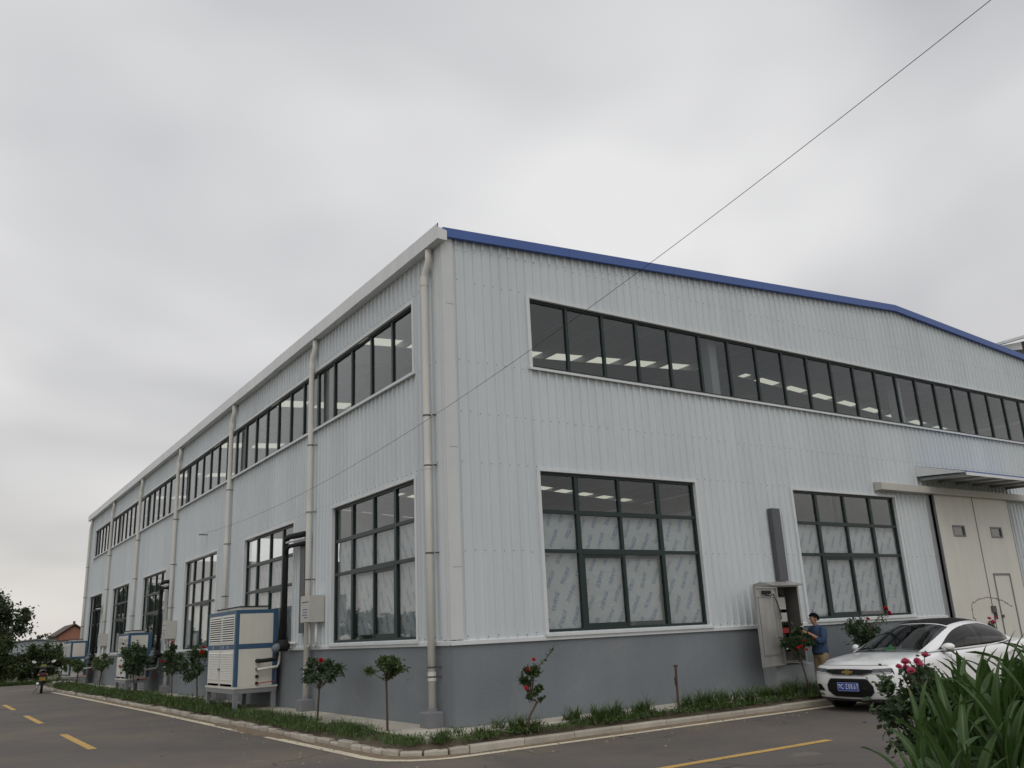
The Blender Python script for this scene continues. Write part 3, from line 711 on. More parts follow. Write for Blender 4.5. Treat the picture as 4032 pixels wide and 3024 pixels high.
# ================================================================ EQUIPMENT ON THE LONG SIDE
M['chw'] = mat('ivory_enamel', (0.66, 0.645, 0.575), 0.45, 0.06, 2.0, streak=0.09)
M['chw2'] = mat('ivory_louvre', (0.76, 0.75, 0.69), 0.45, 0.04, 2.0)
M['chb'] = mat('blue_enamel', (0.045, 0.105, 0.185), 0.45, 0.08, 2.0)
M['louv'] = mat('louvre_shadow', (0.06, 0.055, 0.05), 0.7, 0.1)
M['insul'] = mat('black_insulation', (0.012, 0.012, 0.014), 0.75, 0.2, 8, bump=0.5, bs=30)
M['motor'] = mat('pump_grey', (0.17, 0.20, 0.22), 0.5, 0.15, 8)
M['ink'] = mat('faded_ink', (0.12, 0.15, 0.30), 0.7, 0.2, 8)
def chiller(label, x0, x1, y0, y1, z0, z1, pump=True):
    t = thing('chiller_unit', label, 'chiller', (0, 0, 0), group='chiller units along the side wall')
    zm = z0+(z1-z0)*0.53; bt = 0.115; e = 0.012
    core = MB().box(x0+e, x1-e, y0+e, y1-e, z0+.05, z1-.01).build('casing', M['chw'], t)
    f = MB()
    for yy in ((y0, y0+bt), (y1-bt, y1)):
        f.box(x0, x0+bt*.7, *yy, z0+.05, z1); f.box(x1-bt, x1, *yy, z0+.05, z1)
    for zz in ((z1-bt*.75, z1-.001), (zm-.055, zm+.055)):
        f.box(x0+.001, x0+bt*.7, y0+bt, y1-bt, *zz); f.box(x1-bt, x1-.001, y0+bt, y1-bt, *zz)
        f.box(x0+bt*.7, x1-bt, y0+.001, y0+bt, *zz); f.box(x0+bt*.7, x1-bt, y1-bt, y1-.001, *zz)
    f.build('band', M['chb'], t)
    # four louvred doors on the road side
    ym = (y0+y1)/2
    for d0, d1 in ((y0+bt+.01, ym-.02), (ym+.02, y1-bt-.01)):
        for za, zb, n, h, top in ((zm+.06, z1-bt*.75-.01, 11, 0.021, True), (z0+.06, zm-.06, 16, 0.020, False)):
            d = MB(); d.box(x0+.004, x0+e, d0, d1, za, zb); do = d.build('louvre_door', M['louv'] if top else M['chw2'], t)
            l = MB(); l.box(x0-.004, x0+.003, d0, d0+.05, za, zb); l.box(x0-.004, x0+.003, d1-.05, d1, za, zb)
            l.box(x0-.004, x0+.003, d0+.05, d1-.05, za, za+.05); l.box(x0-.004, x0+.003, d0+.05, d1-.05, zb-.05, zb)
            if not top: l.box(x0-.004, x0+.003, d0+.05, d1-.05, za, za+.14)
            lo = za+(.05 if top else .14); hi = zb-.05; p = (hi-lo)/n
            for k in range(n):
                z = lo+k*p; hh = p*(.50 if top else .78)
                n0 = len(l.v); pts = [(x0-.022, z+.003), (x0+.003, z+.003+hh), (x0+.003, z+hh-.004), (x0-.018, z)]
                l.prism([(q[0], q[1]) for q in pts], 1, d0+.05, d1-.05)
            l.build('louvre_blades', M['chw2'], do)
    s = MB(); s.box(x0-.006, x0+.002, ym-.018, ym+.018, z0+.06, z1-.1); s.build('door_post', mat('lilac_post', (0.34, 0.36, 0.42), .5), t)
    h = MB(); h.box(x0-.04, x0-.006, ym-.03, ym+.08, z0+.42, z0+.46); h.build('handle', M['clamp'], t)
    # side panels
    pz = MB(); pz.box(x0+bt*.7+.005, x1-bt-.005, y0+.004, y0+e-.001, zm+.06, z1-bt*.75-.005); pz.box(x0+bt*.7+.005, x1-bt-.005, y0+.004, y0+e-.001, z0+.06, zm-.06); pz.build('side_panel', M['chw'], t)
    tp = MB(); tp.box(x0+.15, x1-.2, y0+.2, ym-.05, z1, z1+.07); tp.box(x0+.15, x1-.2, ym+.05, y1-.2, z1, z1+.07); tp.build('fan_ring', M['greybox'], t)
    tg = MB(); tg.box(x0+.13, x1-.18, y0+.18, ym-.03, z1+.07, z1+.095); tg.box(x0+.13, x1-.18, ym+.03, y1-.18, z1+.07, z1+.095); tg.build('fan_grille', M['dark'], t)
    bs = MB(); bs.box(x0-.015, x1+.015, y0-.015, y1+.015, z0+.005, z0+.05); bs.build('base_tray', M['chw'], t)
    st = MB(); st.box(x0, x1, y0, y0+.08, z0-.10, z0+.004); st.box(x0, x1, y1-.08, y1, z0-.10, z0+.004); st.box(x0, x0+.08, y0+.08, y1-.08, z0-.10, z0+.004); st.box(x1-.08, x1, y0+.08, y1-.08, z0-.10, z0+.004); st.build('stand', M['galv'], t)
    for lx in (x0+.01, x1-.11):
        for ly in (y0+.01, y1-.11):
            l = MB(); l.box(lx, lx+.10, ly, ly+.10, -.12, z0-.10); l.build('leg', M['galv'], t)
    mk = MB()
    for yy in (ym+.62, ym-.25, ym-.62): mk.box(x0-.006, x0-.0005, yy, yy+.10, zm-.03, zm+.035)
    mk.build('marking', mat('pale_print', (0.30, 0.38, 0.45), .6), t)
    # pipe stubs and pipework on the near end
    xs_ = x0+(x1-x0)*.52
    for k, zz in enumerate((zm-.34, zm-.53, zm-.69, zm-.84)):
        r = (.048, .035, .038, .036)[k]
        q = MB().cyl((xs_, y0-.05, zz), (xs_, y0+.02, zz), r, 12); q.build('pipe_stub', M['dark'], t)
    yb = y0-.16; X1 = -0.22
    q = MB().tube([(xs_, y0-.02, zm-.34), (xs_+.01, yb, zm-.34), (xs_+.08, yb-.02, zm-.34), (X1-.02, yb-.03, zm-.32), (X1, yb-.03, zm-.22), (X1, yb-.03, zm+.10)], .048, 10); q.build('insulated_pipe', M['insul'], t, smooth=True)
    q = MB().tube([(xs_, y0-.02, zm-.53), (xs_+.02, yb+.02, zm-.53), (X1+.03, yb, zm-.49), (X1+.07, yb, zm-.40), (X1+.07, yb-.02, zm+.0), (X1+.10, yb-.1, zm+.04), (-.06, y0-1.0, zm+.02)], .032, 10); q.build('water_pipe', M['pipe'], t, smooth=True)
    q = MB().tube([(xs_, y0-.02, zm-.84), (xs_+.02, yb+.04, zm-.84), (X1, yb+.02, zm-.81), (X1, yb+.02, zm-.5)], .013, 6); q.build('drain_pipe', M['red'], t, smooth=True)
    return t
chiller('ivory chiller cabinet with blue bands nearest the corner, doors of white louvres', -1.15, -0.14, 8.25, 10.65, 0.44, 2.23)
chiller('ivory and blue chiller cabinet mid-row, half hidden by a tall rose tree', -1.15, -0.38, 21.17, 23.14, 0.43, 2.03)
chiller('ivory and blue chiller cabinet farthest along the wall, beside the motorcycle', -1.15, -0.40, 35.42, 37.85, 0.33, 2.0)
def pipe_run(label, y, zb, zt, yw):
    t = thing('insulated_riser', label, 'pipe', (0, 0, 0), group='black insulated risers')
    X = -0.24
    q = MB().tube([(X, y, zb), (X, y, zt-.35), (X, y, zt-.12), (X+.005, y-.06, zt-.03), (X+.01, y-.18, zt), (X+.05, yw, zt-.03)], .068, 12); q.build('riser', M['insul'], t, smooth=True)
    q = MB().tube([(X, y-.02, zt-.42), (X, y-.08, zt-.26), (X+.01, y-.2, zt-.22), (X+.05, yw, zt-.24)], .05, 12); q.build('branch', M['insul'], t, smooth=True)
    q = MB().tube([(X-.03, y-.12, zt-.13), (X+.04, yw, zt-.13)], .028, 8); q.build('bare_pipe', M['flash'], t, smooth=True)
    p = MB().cyl((X-.14, y-.12, zb-.10), (X+.08, y+.05, zb-.10), .11, 14); p.build('pump_housing', M['insul'], t, smooth=True)
    mo = MB().cyl((X-.30, y-.30, zb-.14), (X-.14, y-.02, zb-.10), .085, 14); mo.build('pump_motor', M['motor'], t, smooth=True)
    v = MB().tube([(X, y, zb-.2), (X, y, zb+.05)], .11, 12); v.build('valve_body', M['insul'], t, smooth=True)
    return t
pipe_run('black insulated pipe rising beside the second window, elbow at its top', 7.55, 1.45, 3.86, 6.45)
pipe_run('black insulated pipe rising beside the fourth window behind the middle chiller', 20.75, 1.35, 3.75, 19.9)
pipe_run('black insulated pipe rising beside the farthest window', 34.9, 1.3, 3.6, 34.2)
for y in (6.72, 20.05, 33.5):
    t = MB(); t.box(-0.13, -0.026, y-.15, y+.15, 1.62, 3.68)
    tag(t.build('cable_duct', M['tray']), {6.72: 'dark grey upright cable duct by the second window', 20.05: 'dark grey upright cable duct by the fourth window', 33.5: 'dark grey upright cable duct by the farthest window'}[y], 'duct', 'ducts on the side wall')
def wall_box(label, y0, y1, z0, z1, x0=-.36):
    t = thing('electrical_box', label, 'electrical box', group='electrical boxes on the side wall')
    b = MB(); b.box(x0, -.03, y0, y1, z0, z1); b.build('casing', M['greybox'], t)
    d = MB(); d.box(x0-.012, x0-.001, y0+.012, y1-.012, z0+.012, z1-.012); do = d.build('door', M['greybox'], t)
    mk = MB(); w = y1-y0; h = z1-z0
    mk.box(x0-.014, x0-.0125, y0+w*.15, y0+w*.85, z0+h*.74, z0+h*.77)
    mk.build('label_line', M['dark'], do)
    mk = MB()
    for k, (a, b_) in enumerate(((.2, .75), (.3, .7), (.25, .8), (.2, .6))): mk.box(x0-.014, x0-.0125, y0+w*a, y0+w*b_, z0+h*(.46-.1*k), z0+h*(.495-.1*k))
    mk.build('label_print', M['ink'], do)
    for yy in (y0+.1, y1-.1):
        c = MB().tube([(-.18, yy, z0+.01), (-.18, yy, z0-.42), (-.17, yy+.05, z0-.5), (-.10, yy+.4, z0-.5)], .028, 8); c.build('conduit', M['pipe'], t, smooth=True)
    return t
wall_box('grey electrical box with blue print beside the second downpipe', 5.55, 6.12, 1.83, 2.40)
wall_box('plain grey electrical box beside the fourth downpipe', 19.05, 19.58, 1.75, 2.35)
wall_box('small grey electrical box beside the sixth downpipe', 32.4, 32.9, 1.7, 2.25)

# ================================================================ OPEN SWITCH CABINET ON THE FRONT
M['cab'] = mat('weathered_zinc_sheet', (0.36, 0.35, 0.33), 0.35, 0.16, 3.0, metal=0.25, streak=0.15)
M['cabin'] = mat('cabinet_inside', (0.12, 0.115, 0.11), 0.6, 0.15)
ped = MB(); ped.box(7.42, 8.62, -.36, -.016, -.1, 0.50, 0.01)
tag(ped.build('cabinet_pedestal', mat('pale_render', (0.34, 0.355, 0.365), .8, .1, 2.0, streak=.08)), 'pale rendered block under the open switch cabinet', 'pedestal')
cab = thing('switch_cabinet', 'open grey metal switch cabinet with its door swung wide', 'cabinet')
cx0, cx1, cy0, cy1, cz0, cz1 = 7.63, 8.38, -.42, -.03, .53, 2.10
s_ = MB(); s_.box(cx0, cx0+.02, cy0, cy1, cz0, cz1); s_.box(cx1-.02, cx1, cy0, cy1, cz0, cz1); s_.box(cx0+.02, cx1-.02, cy1-.02, cy1, cz0, cz1)
s_.box(cx0+.02, cx1-.02, cy0, cy1-.02, cz0, cz0+.03); s_.box(cx0+.02, cx1-.02, cy0, cy1-.02, cz1-.02, cz1); s_.box(cx0+.02, cx0+.06, cy0, cy0+.012, cz0+.03, cz1-.02); s_.box(cx1-.05, cx1-.02, cy0, cy0+.012, cz0+.03, cz1-.02)
s_.build('shell', M['cab'], cab)
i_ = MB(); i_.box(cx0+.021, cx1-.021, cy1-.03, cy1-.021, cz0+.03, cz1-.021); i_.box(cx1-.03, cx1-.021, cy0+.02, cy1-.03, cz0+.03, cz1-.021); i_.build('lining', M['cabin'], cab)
rf = MB(); rf.prism([(cy0-.10, cz1+.003), (cy0-.10, cz1+.03), (-.22, cz1+.10), (-.022, cz1+.06), (-.022, cz1+.003)], 0, cx0-.22, cx1+.06); rf.build('rain_hood', M['cab'], cab)
# door leaf, hinged on the left and swung round towards the wall
th = R(168); hx, hy = cx0, cy0-.01; dl = 0.92
ux, uy = math.cos(th), -math.sin(th); nx, ny = -uy, ux          # along the leaf, thickness
def leafbox(mb, a0, a1, n0, n1, z0, z1):
    v = [(hx+ux*a+nx*n, hy+uy*a+ny*n, z) for z in (z0, z1) for n in (n0, n1) for a in (a0, a1)]
    b = len(mb.v); mb.v += v; mb.f += [tuple(b+i for i in q) for q in ((0, 2, 3, 1), (4, 5, 7, 6), (0, 1, 5, 4), (2, 6, 7, 3), (0, 4, 6, 2), (1, 3, 7, 5))]
d = MB(); leafbox(d, 0, dl, -.015, .0, cz0-.02, cz1-.02)
leafbox(d, 0, .03, .0, .035, cz0-.02, cz1-.02); leafbox(d, dl-.03, dl, .0, .035, cz0-.02, cz1-.02); leafbox(d, .03, dl-.03, .0, .035, cz0-.02, cz0+.01); leafbox(d, .03, dl-.03, .0, .035, cz1-.05, cz1-.02)
SG = 1
dor = d.build('door', M['cab'], cab)
st = MB(); leafbox(st, .13, dl-.12, .001, .012, cz0+.19, cz0+.205); leafbox(st, .13, .145, .001, .012, cz0+.205, cz1-.22); leafbox(st, dl-.135, dl-.12, .001, .012, cz0+.205, cz1-.22); leafbox(st, .13, dl-.12, .001, .012, cz1-.235, cz1-.22); st.build('stiffener', M['galv'], dor)
for a in (.30, .42, .54):
    mtr = MB(); leafbox(mtr, a, a+.07, .001, .05, cz1-.17, cz1-.10); mtr.build('meter_back', M['dark'], dor)
wr = MB(); P_ = lambda a, n, z: (hx+ux*a+nx*n, hy+uy*a+ny*n, z)
wr.tube([P_(.6, .05, cz1-.18), P_(.4, .07, cz1-.21), P_(.25, .06, cz1-.17), P_(.12, .08, cz1-.4), P_(.02, .06, cz1-.65), (cx0+.08, cy0+.1, cz1-.8)], .012, 6); wr.build('wire_loom', M['dark'], dor)
for z, h, m_ in ((1.62, .26, 'greybox'), (1.36, .20, 'greybox'), (1.13, .12, 'red'), (0.86, .13, 'dark'), (0.80, .05, 'flash')):
    q = MB(); q.box(cx0+.20, cx0+.50, cy1-.20, cy1-.031, z, z+h-.01); q.build('breaker', M[m_], cab)
q = MB()
for k in range(5): q.tube([(cx0+.22+.07*k, cy1-.14, 1.90), (cx0+.12+.06*k, cy1-.14, 1.98), (cx0+.2+.04*k, cy1-.1, 2.05)], .012, 6)
for k in range(4): q.tube([(cx0+.24+.07*k, cy1-.22, 1.25), (cx0+.22+.07*k, cy1-.26, 1.30), (cx0+.24+.07*k, cy1-.22, 1.37)], .011, 6)
q.build('cable', M['dark'], cab)
q = MB(); q.box(cx0+.55, cx0+.60, cy1-.16, cy1-.04, .75, 1.7); q.build('busbar', M['dark'], cab)
t = MB(); t.prism([(8.17, 2.22), (8.44, 2.22), (8.44, 3.81), (8.17, 3.81)], 1, -.15, -.026)
tag(t.build('cable_duct', M['tray']), 'dark grey upright cable duct above the open switch cabinet', 'duct')
st = MB(); st.tube([(4.19, -.78, -.12), (4.20, -.78, .35), (4.215, -.78, .71)], .022, 6); st.box(4.18, 4.25, -.80, -.76, .67, .70); st.box(4.18, 4.19, -.81, -.75, .35, .5)
tag(st.build('rusty_stake', M['rust']), 'thin rusty iron stake standing in the grass between window and cabinet', 'stake')

# ================================================================ OVERHEAD WIRE
A_, B_ = Vector((-.30, 15.58, 4.871)), Vector((-.2027, -10.1186, 6.5158))
B2 = B_+(B_-A_)*.25
pth = []
for i in range(61):
    u = i/60*1.25; c = A_+(B_-A_)*u; c.z -= .75*4*u*(1-u); pth.append(c)
wm = MB(); wm.tube(pth, .0036, 5)
wo = wm.build('overhead_wire', mat('black_wire', (.02, .02, .022), .6, 0)); tag(wo, 'thin black wire sagging across the front of the hall from the sky', 'wire')
bk_ = MB(); bk_.box(-.31, -.026, 15.565, 15.595, 4.855, 4.885); bk_.build('wire_bracket', M['clamp'], wo)
# ================================================================ PLANTS
M['rose_leaf'] = leafmat('rose_leaf', (0.028, 0.055, 0.024), (0.075, 0.115, 0.048), 0.5, .2)
M['rose_leaf2'] = leafmat('rose_leaf_young', (0.04, 0.075, 0.025), (0.10, 0.14, 0.05), 0.5, .25)
M['stem'] = mat('woody_stem', (0.09, 0.065, 0.045), 0.85, 0.25, 20)
M['petal_red'] = leafmat('red_petal', (0.42, 0.012, 0.016), (0.60, 0.03, 0.03), 0.6, .25, .2)
M['petal_pink'] = leafmat('pink_petal', (0.55, 0.07, 0.16), (0.72, 0.22, 0.30), 0.6, .3, .2)
M['grass'] = leafmat('dark_grass', (0.048, 0.090, 0.024), (0.120, 0.175, 0.052), 0.5, .25)
M['weed'] = leafmat('weed', (0.058, 0.105, 0.028), (0.120, 0.180, 0.058), 0.55, .25)
M['tree_leaf'] = leafmat('tree_leaf', (0.045, 0.072, 0.036), (0.11, 0.135, 0.070), 0.6, .2, .25, 1.0)
M['hedge_leaf'] = leafmat('hedge_leaf', (0.036, 0.062, 0.024), (0.10, 0.130, 0.050), 0.6, .2, .25, 0.8)
M['corn'] = leafmat('maize_leaf', (0.026, 0.068, 0.012), (0.060, 0.112, 0.030), 0.42, .3, .45, 4.0)
M['bark'] = mat('bark', (0.06, 0.05, 0.04), .9, .2, 6)
def rdir(r):
    z = r.uniform(-1, 1); t = r.uniform(0, 2*math.pi); q = math.sqrt(1-z*z); return Vector((q*math.cos(t), q*math.sin(t), z))
def leaf(mb, p, d, nrm, L, W):
    """a pointed folded leaf: four triangles"""
    d = d.normalized(); s = d.cross(nrm); s = s.normalized() if s.length > 1e-4 else Vector((1, 0, 0)); n = s.cross(d)
    b = len(mb.v); c = p+d*L*.5-n*W*.12
    mb.v += [tuple(p), tuple(c+s*W*.5+n*W*.22), tuple(p+d*L), tuple(c-s*W*.5+n*W*.22), tuple(c)]
    mb.f += [(b, b+4, b+1), (b+4, b+2, b+1), (b, b+3, b+4), (b+4, b+3, b+2)]
def cloud(mb, r, c, rad, n, L, shell=.45, clumps=10, cl_r=.45):
    """leaves gathered in clumps through an uneven ellipsoid"""
    c = Vector(c); cs = []
    for i in range(clumps):
        d = rdir(r); q = r.uniform(shell, 1.0); cs.append((Vector((d.x*rad[0]*q, d.y*rad[1]*q, d.z*rad[2]*q)), r.uniform(.6, 1.2)))
    for i in range(n):
        cc, sc_ = r.choice(cs); d = rdir(r)*abs(r.gauss(0, .55)); k = cl_r*sc_
        p = c+cc+Vector((d.x*rad[0]*k, d.y*rad[1]*k, d.z*rad[2]*k*.8))
        dr_ = (rdir(r)+Vector((0, 0, -.15))+(p-c).normalized()*.5); up = (Vector((0, 0, 1))+rdir(r)*.8).normalized()
        leaf(mb, p, dr_, up, L*r.uniform(.5, 1.3), L*.62*r.uniform(.6, 1.2))
    return cs
def flower_mesh(name, m_, r):
    mb = MB()
    for ring, (n, R0, h, tilt) in enumerate(((7, .50, .06, .50), (7, .42, .18, .85), (5, .30, .28, 1.1), (4, .16, .36, 1.35))):
        for k in range(n):
            a = 2*math.pi*(k+.4*ring)/n+r.uniform(-.15, .15); ca, sa = math.cos(a), math.sin(a); w = R0*1.25*r.uniform(.8, 1.15); jt = r.uniform(-.06, .08); tilt = tilt+r.uniform(-.15, .15)
            ct, st_ = math.cos(tilt), math.sin(tilt); rows = []
            for u in (0, .4, .75, 1.0):
                L = R0*1.15; x = ct*L*u; z = h*.6+st_*L*u-(.10*u*u if ring == 0 else 0); ww = w*(.25, .8, 1.0, .55)[int(u*3+.01)]*.5
                rows.append([Vector((ca*x-sa*s*ww, sa*x+ca*s*ww, z+(-.05 if s == 0 and u > .9 else abs(s)*.08)+jt*u)) for s in (-1, 0, 1)])
            mb.grid(rows)
    return mb.mesh(name, m_, True)
rf_ = random.Random(31)
FLR = flower_mesh('flower_red', M['petal_red'], rf_); FLP = flower_mesh('flower_pink', M['petal_pink'], rf_)
M['petal_coral'] = leafmat('coral_petal', (0.48, 0.03, 0.06), (0.62, 0.10, 0.12), 0.6, .25, .2); FLC = flower_mesh('flower_coral', M['petal_coral'], rf_)
def flower(par, p, size, me=None, face=None):
    o = link('flower', me or FLR, par); o.location = p; o.scale = (size,)*3
    f = face or (Vector((-.5, -.8, .8))+rdir(rf_)*.5)
    o.rotation_euler = f.to_track_quat('Z', 'Y').to_euler(); return o
def rose(label, base, h, crown_c, rad, n, seed_, flowers=(), bend=None, L=.065, fsz=.085, lm='rose_leaf', me=None, extra=None, clumps=11):
    r = random.Random(seed_); t = thing('rose_tree', label, 'rose', base, group='standard roses along the walls')
    top = Vector((crown_c[0], crown_c[1], crown_c[2])); st = MB()
    path = [Vector((0, 0, -.08))]+[Vector(b) for b in (bend or [(top.x*.4, top.y*.4, h*.55)])]+[Vector((top.x*.8, top.y*.8, h)), top]
    st.tube(path, [.022]+[.019]*(len(path)-3)+[.017, .008], 7)
    mb = MB(); cs = cloud(mb, r, top, rad, int(n*1.3), L, shell=.3, clumps=clumps+3, cl_r=.42)
    for cc, q in cs: st.tube([path[-2], path[-2].lerp(top+cc, .5)+Vector((0, 0, -.02)), top+cc], [.008, .006, .003], 5)
    if extra:
        for pth_ in extra:
            st.tube(pth_, [.007]*(len(pth_)-1)+[.003], 5)
            for i in range(26):
                k = r.uniform(.2, 1)*(len(pth_)-1); i0 = min(int(k), len(pth_)-2); q = Vector(pth_[i0]).lerp(Vector(pth_[i0+1]), k-i0)
                leaf(mb, q, rdir(r)+Vector((0, 0, .2)), (Vector((0, 0, 1))+rdir(r)*.6), L, L*.6)
    st.build('stem', M['stem'], t); mb.build('foliage', M[lm], t)
    for f in flowers: flower(t, top+Vector(f), fsz*r.uniform(.9, 1.15), me)
    return t
ZB = -.06
rose('rose tree with a crooked trunk and three pink-red blooms right of the corner', (.80, -.86, ZB), .42, (.14, 0, .74), (.17, .17, .27), 1000, 1,
     flowers=[(.03, -.06, .29), (-.09, -.06, .15), (-.16, -.08, -.13)], bend=[(.08, 0, .18), (.24, 0, .38), (.19, 0, .42)], me=FLC, L=.065, fsz=.065, lm='rose_leaf2',
     extra=[[(.2, 0, .85), (.42, 0, 1.0), (.56, 0, 1.12), (.64, 0, 1.24)], [(.24, 0, .39), (.34, 0, .42), (.42, 0, .43)]])
rose('small round-headed rose tree without blooms left of the corner downpipe', (-.85, .70, ZB), .80, (0, .05, 1.0), (.27, .48, .18), 1000, 2, L=.075, lm='rose_leaf2', clumps=9)
rose('rose tree with one red bloom in front of the second downpipe', (-.85, 3.78, ZB), .60, (0, -.1, .90), (.28, .85, .29), 1100, 3, flowers=[(-.1, -.3, .22)], L=.085, fsz=.10)
rose('rose tree with a big red bloom touching the nearest chiller', (-1.0, 12.0, -.08), .70, (0, .2, 1.08), (.34, 1.1, .40), 2000, 4, flowers=[(-.1, -.95, .38), (-.12, -.9, .28)], L=.10, fsz=.11)
rose('dark rose tree topped by a red bloom between two chillers', (-1.0, 14.85, -.08), .72, (0, .2, 1.16), (.34, 1.0, .44), 2000, 5, flowers=[(-.1, -.35, .50), (-.15, .55, -.02)], L=.10, fsz=.11)
rose('tallest rose tree, dark and bushy, in front of the middle chiller', (-1.05, 20.0, -.08), .78, (0, .6, 1.28), (.40, 1.3, .58), 2800, 6, flowers=[(-.2, 1.3, -.32), (-.2, 1.1, -.36)], L=.12, fsz=.11, me=FLP, clumps=15)
rose('thin light green rose tree past the middle chiller', (-1.0, 27.5, -.08), .70, (0, -.4, 1.08), (.35, 1.4, .30), 1200, 7, L=.13, lm='rose_leaf2')
rose('small rose tree in front of the farthest chiller, nearer of two', (-1.05, 33.2, -.08), .75, (0, 0, 1.0), (.35, 1.1, .28), 1000, 8, L=.14, lm='rose_leaf2')
rose('small rose tree in front of the farthest chiller, farther of two', (-1.1, 36.1, -.08), .85, (0, 0, 1.15), (.4, 1.4, .38), 1300, 9, L=.14, lm='rose_leaf2')
rose('rose tree with four red blooms in front of the open cabinet', (7.78, -.85, ZB), .68, (-.18, .02, 1.02), (.42, .3, .26), 1300, 10,
     flowers=[(-.15, -.2, -.10), (-.05, -.2, .0), (-.02, -.22, -.16), (.32, -.15, .02), (-.22, -.18, -.12)], L=.08, fsz=.07)
# bushy rose standing behind the car, with one spray of red blooms
def bush(label, base, c, rad, n, seed_, flowers, me, L=.07, fsz=.09, lm='rose_leaf', clumps=16, canes=7):
    r = random.Random(seed_); t = thing('rose_bush', label, 'rose', base, group='rose bushes')
    st = MB(); mb = MB(); c = Vector(c); cs = cloud(mb, r, c, rad, n, L, clumps=clumps)
    for cc, q in cs[:max(canes, 4)+6]:
        e = c+cc; b0 = Vector((r.uniform(-.1, .1), r.uniform(-.1, .1), -.05)); st.tube([b0, b0.lerp(e, .45)+Vector((0, 0, .1)), e], [.012, .009, .004], 5)
    for f in flowers:
        e = c+Vector(f); st.tube([c, c.lerp(e, .6), e], [.008, .006, .004], 5)
        for k in range(5): leaf(mb, c.lerp(e, r.uniform(.55, .95)), rdir(r), Vector((0, 0, 1)), L, L*.6)
    st.build('canes', M['stem'], t); mb.build('foliage', M[lm], t)
    for f in flowers: flower(t, c+Vector(f), fsz*r.uniform(.85, 1.2), me)
    return t
bush('bushy rose with a spray of red blooms behind the white car', (9.9, -.80, ZB), (0, 0, 1.08), (.85, .3, .42), 2600, 41, [(.80, -.1, .48), (.86, -.1, .42), (.76, -.12, .52), (.88, -.1, .36), (-.1, -.2, .30)], FLR, L=.075, fsz=.09, canes=10)
bush('rose with a cluster of pink blooms in front of the cream sliding door', (15.0, -.80, ZB), (.05, 0, .90), (.25, .2, .24), 400, 42, [(-.15, -.1, .33), (.0, -.1, .26), (.12, -.1, .35), (.05, -.1, .22), (-.08, -.1, .24)], FLP, L=.07, fsz=.10)
cane = MB(); r_ = random.Random(77)
pc = [Vector((14.9, -.7, .9)), Vector((14.75, -.6, 1.25)), Vector((14.95, -.5, 1.55)), Vector((15.4, -.45, 1.68)), Vector((16.1, -.4, 1.72)), Vector((16.8, -.35, 1.62)), Vector((17.3, -.3, 1.45))]
cane.tube(pc, .008, 5)
for i in range(60):
    k = r_.uniform(0, 5.99); q = pc[int(k)].lerp(pc[int(k)+1], k-int(k)); leaf(cane, q, rdir(r_), rdir(r_), .05, .02)
tag(cane.build('dry_cane', mat('dry_cane_brown', (.17, .14, .11), .9, .2)), 'dry bare rose cane arching in front of the cream sliding door', 'cane')

# ---- grass and weeds in the planting strip (uncountable)
def blade(mb, p, d, L, W, seg=3, droop=.9):
    d = Vector(d); d.z = 0; d = d.normalized() if d.length > 1e-5 else Vector((1, 0, 0)); s = Vector((-d.y, d.x, 0)); b = len(mb.v)
    for i in range(seg+1):
        u = i/seg; q = Vector(p)+d*L*(.18*u+.55*droop*u*u)+Vector((0, 0, L*(u-.55*droop*u*u))); w_ = W*(1-u)**.7*.5
        mb.v += [tuple(q+s*w_), tuple(q-s*w_)]
    for i in range(seg): mb.f.append((b+2*i, b+2*i+1, b+2*i+3, b+2*i+2))
gr = MB(); r = random.Random(55)
def tuft(s, o, n, L, W, spread=.05):
    q = off(s, o); z = -.11 if o > -.35 else -.07
    for i in range(n):
        a = r.uniform(0, 2*math.pi); blade(gr, (q[0]+r.gauss(0, spread), q[1]+r.gauss(0, spread), z), (math.cos(a), math.sin(a), 0), L*r.uniform(.55, 1.15), W*r.uniform(.7, 1.2), 3, r.uniform(.5, 1.15))
# front: strappy clumps, sparser near the corner
s = S_FRONT-.2
while s < S_FRONT+20:
    near = s-S_FRONT
    if math.sin(near*2.3)+.5*math.sin(near*5.1+1) < -.55 and near < 7: s += .12; continue
    tall = .30 if near < 1.0 else (.46 if near < 4.2 else .54)
    if r.random() < .88: tuft(s, r.uniform(-.5, -.26), int(55+30*r.random()), tall*r.uniform(.6, 1.1), .016, .055)
    if r.random() < .5: tuft(s+.05, r.uniform(-.30, -.18), 28, tall*.6, .011, .06)
    s += r.uniform(.10, .20) if near > 1.2 else r.uniform(.16, .30)
# corner and side
s = 6.0
while s < S_FRONT:
    d = S_CORNER-s
    if d < 1.5: dens, hh = .65, .13
    elif d < 9: dens, hh = 1.0, .25
    else: dens, hh = 1.0, .34
    if r.random() < dens:
        tuft(s, r.uniform(-.58, -.14), int(34+18*r.random()), hh*r.uniform(.6, 1.25), .016 if d > 9 else .012, .09)
    s += .055 if d < 14 else .08
gr.build('grass', M['grass'], kind='stuff')
wd = MB(); r = random.Random(66)
def weed_patch(s, o, R_, n, h, L):
    q = off(s, o)
    for i in range(n):
        a = r.uniform(0, 2*math.pi); k = math.sqrt(r.random())*R_; z = -.10+h*r.random()*(1-(k/R_)**2*.7)
        leaf(wd, Vector((q[0]+k*math.cos(a), q[1]+k*math.sin(a), z)), rdir(r)+Vector((0, 0, .2)), Vector((0, 0, 1))+rdir(r)*.5, L*r.uniform(.6, 1.3), L*.6)
s = 5.0
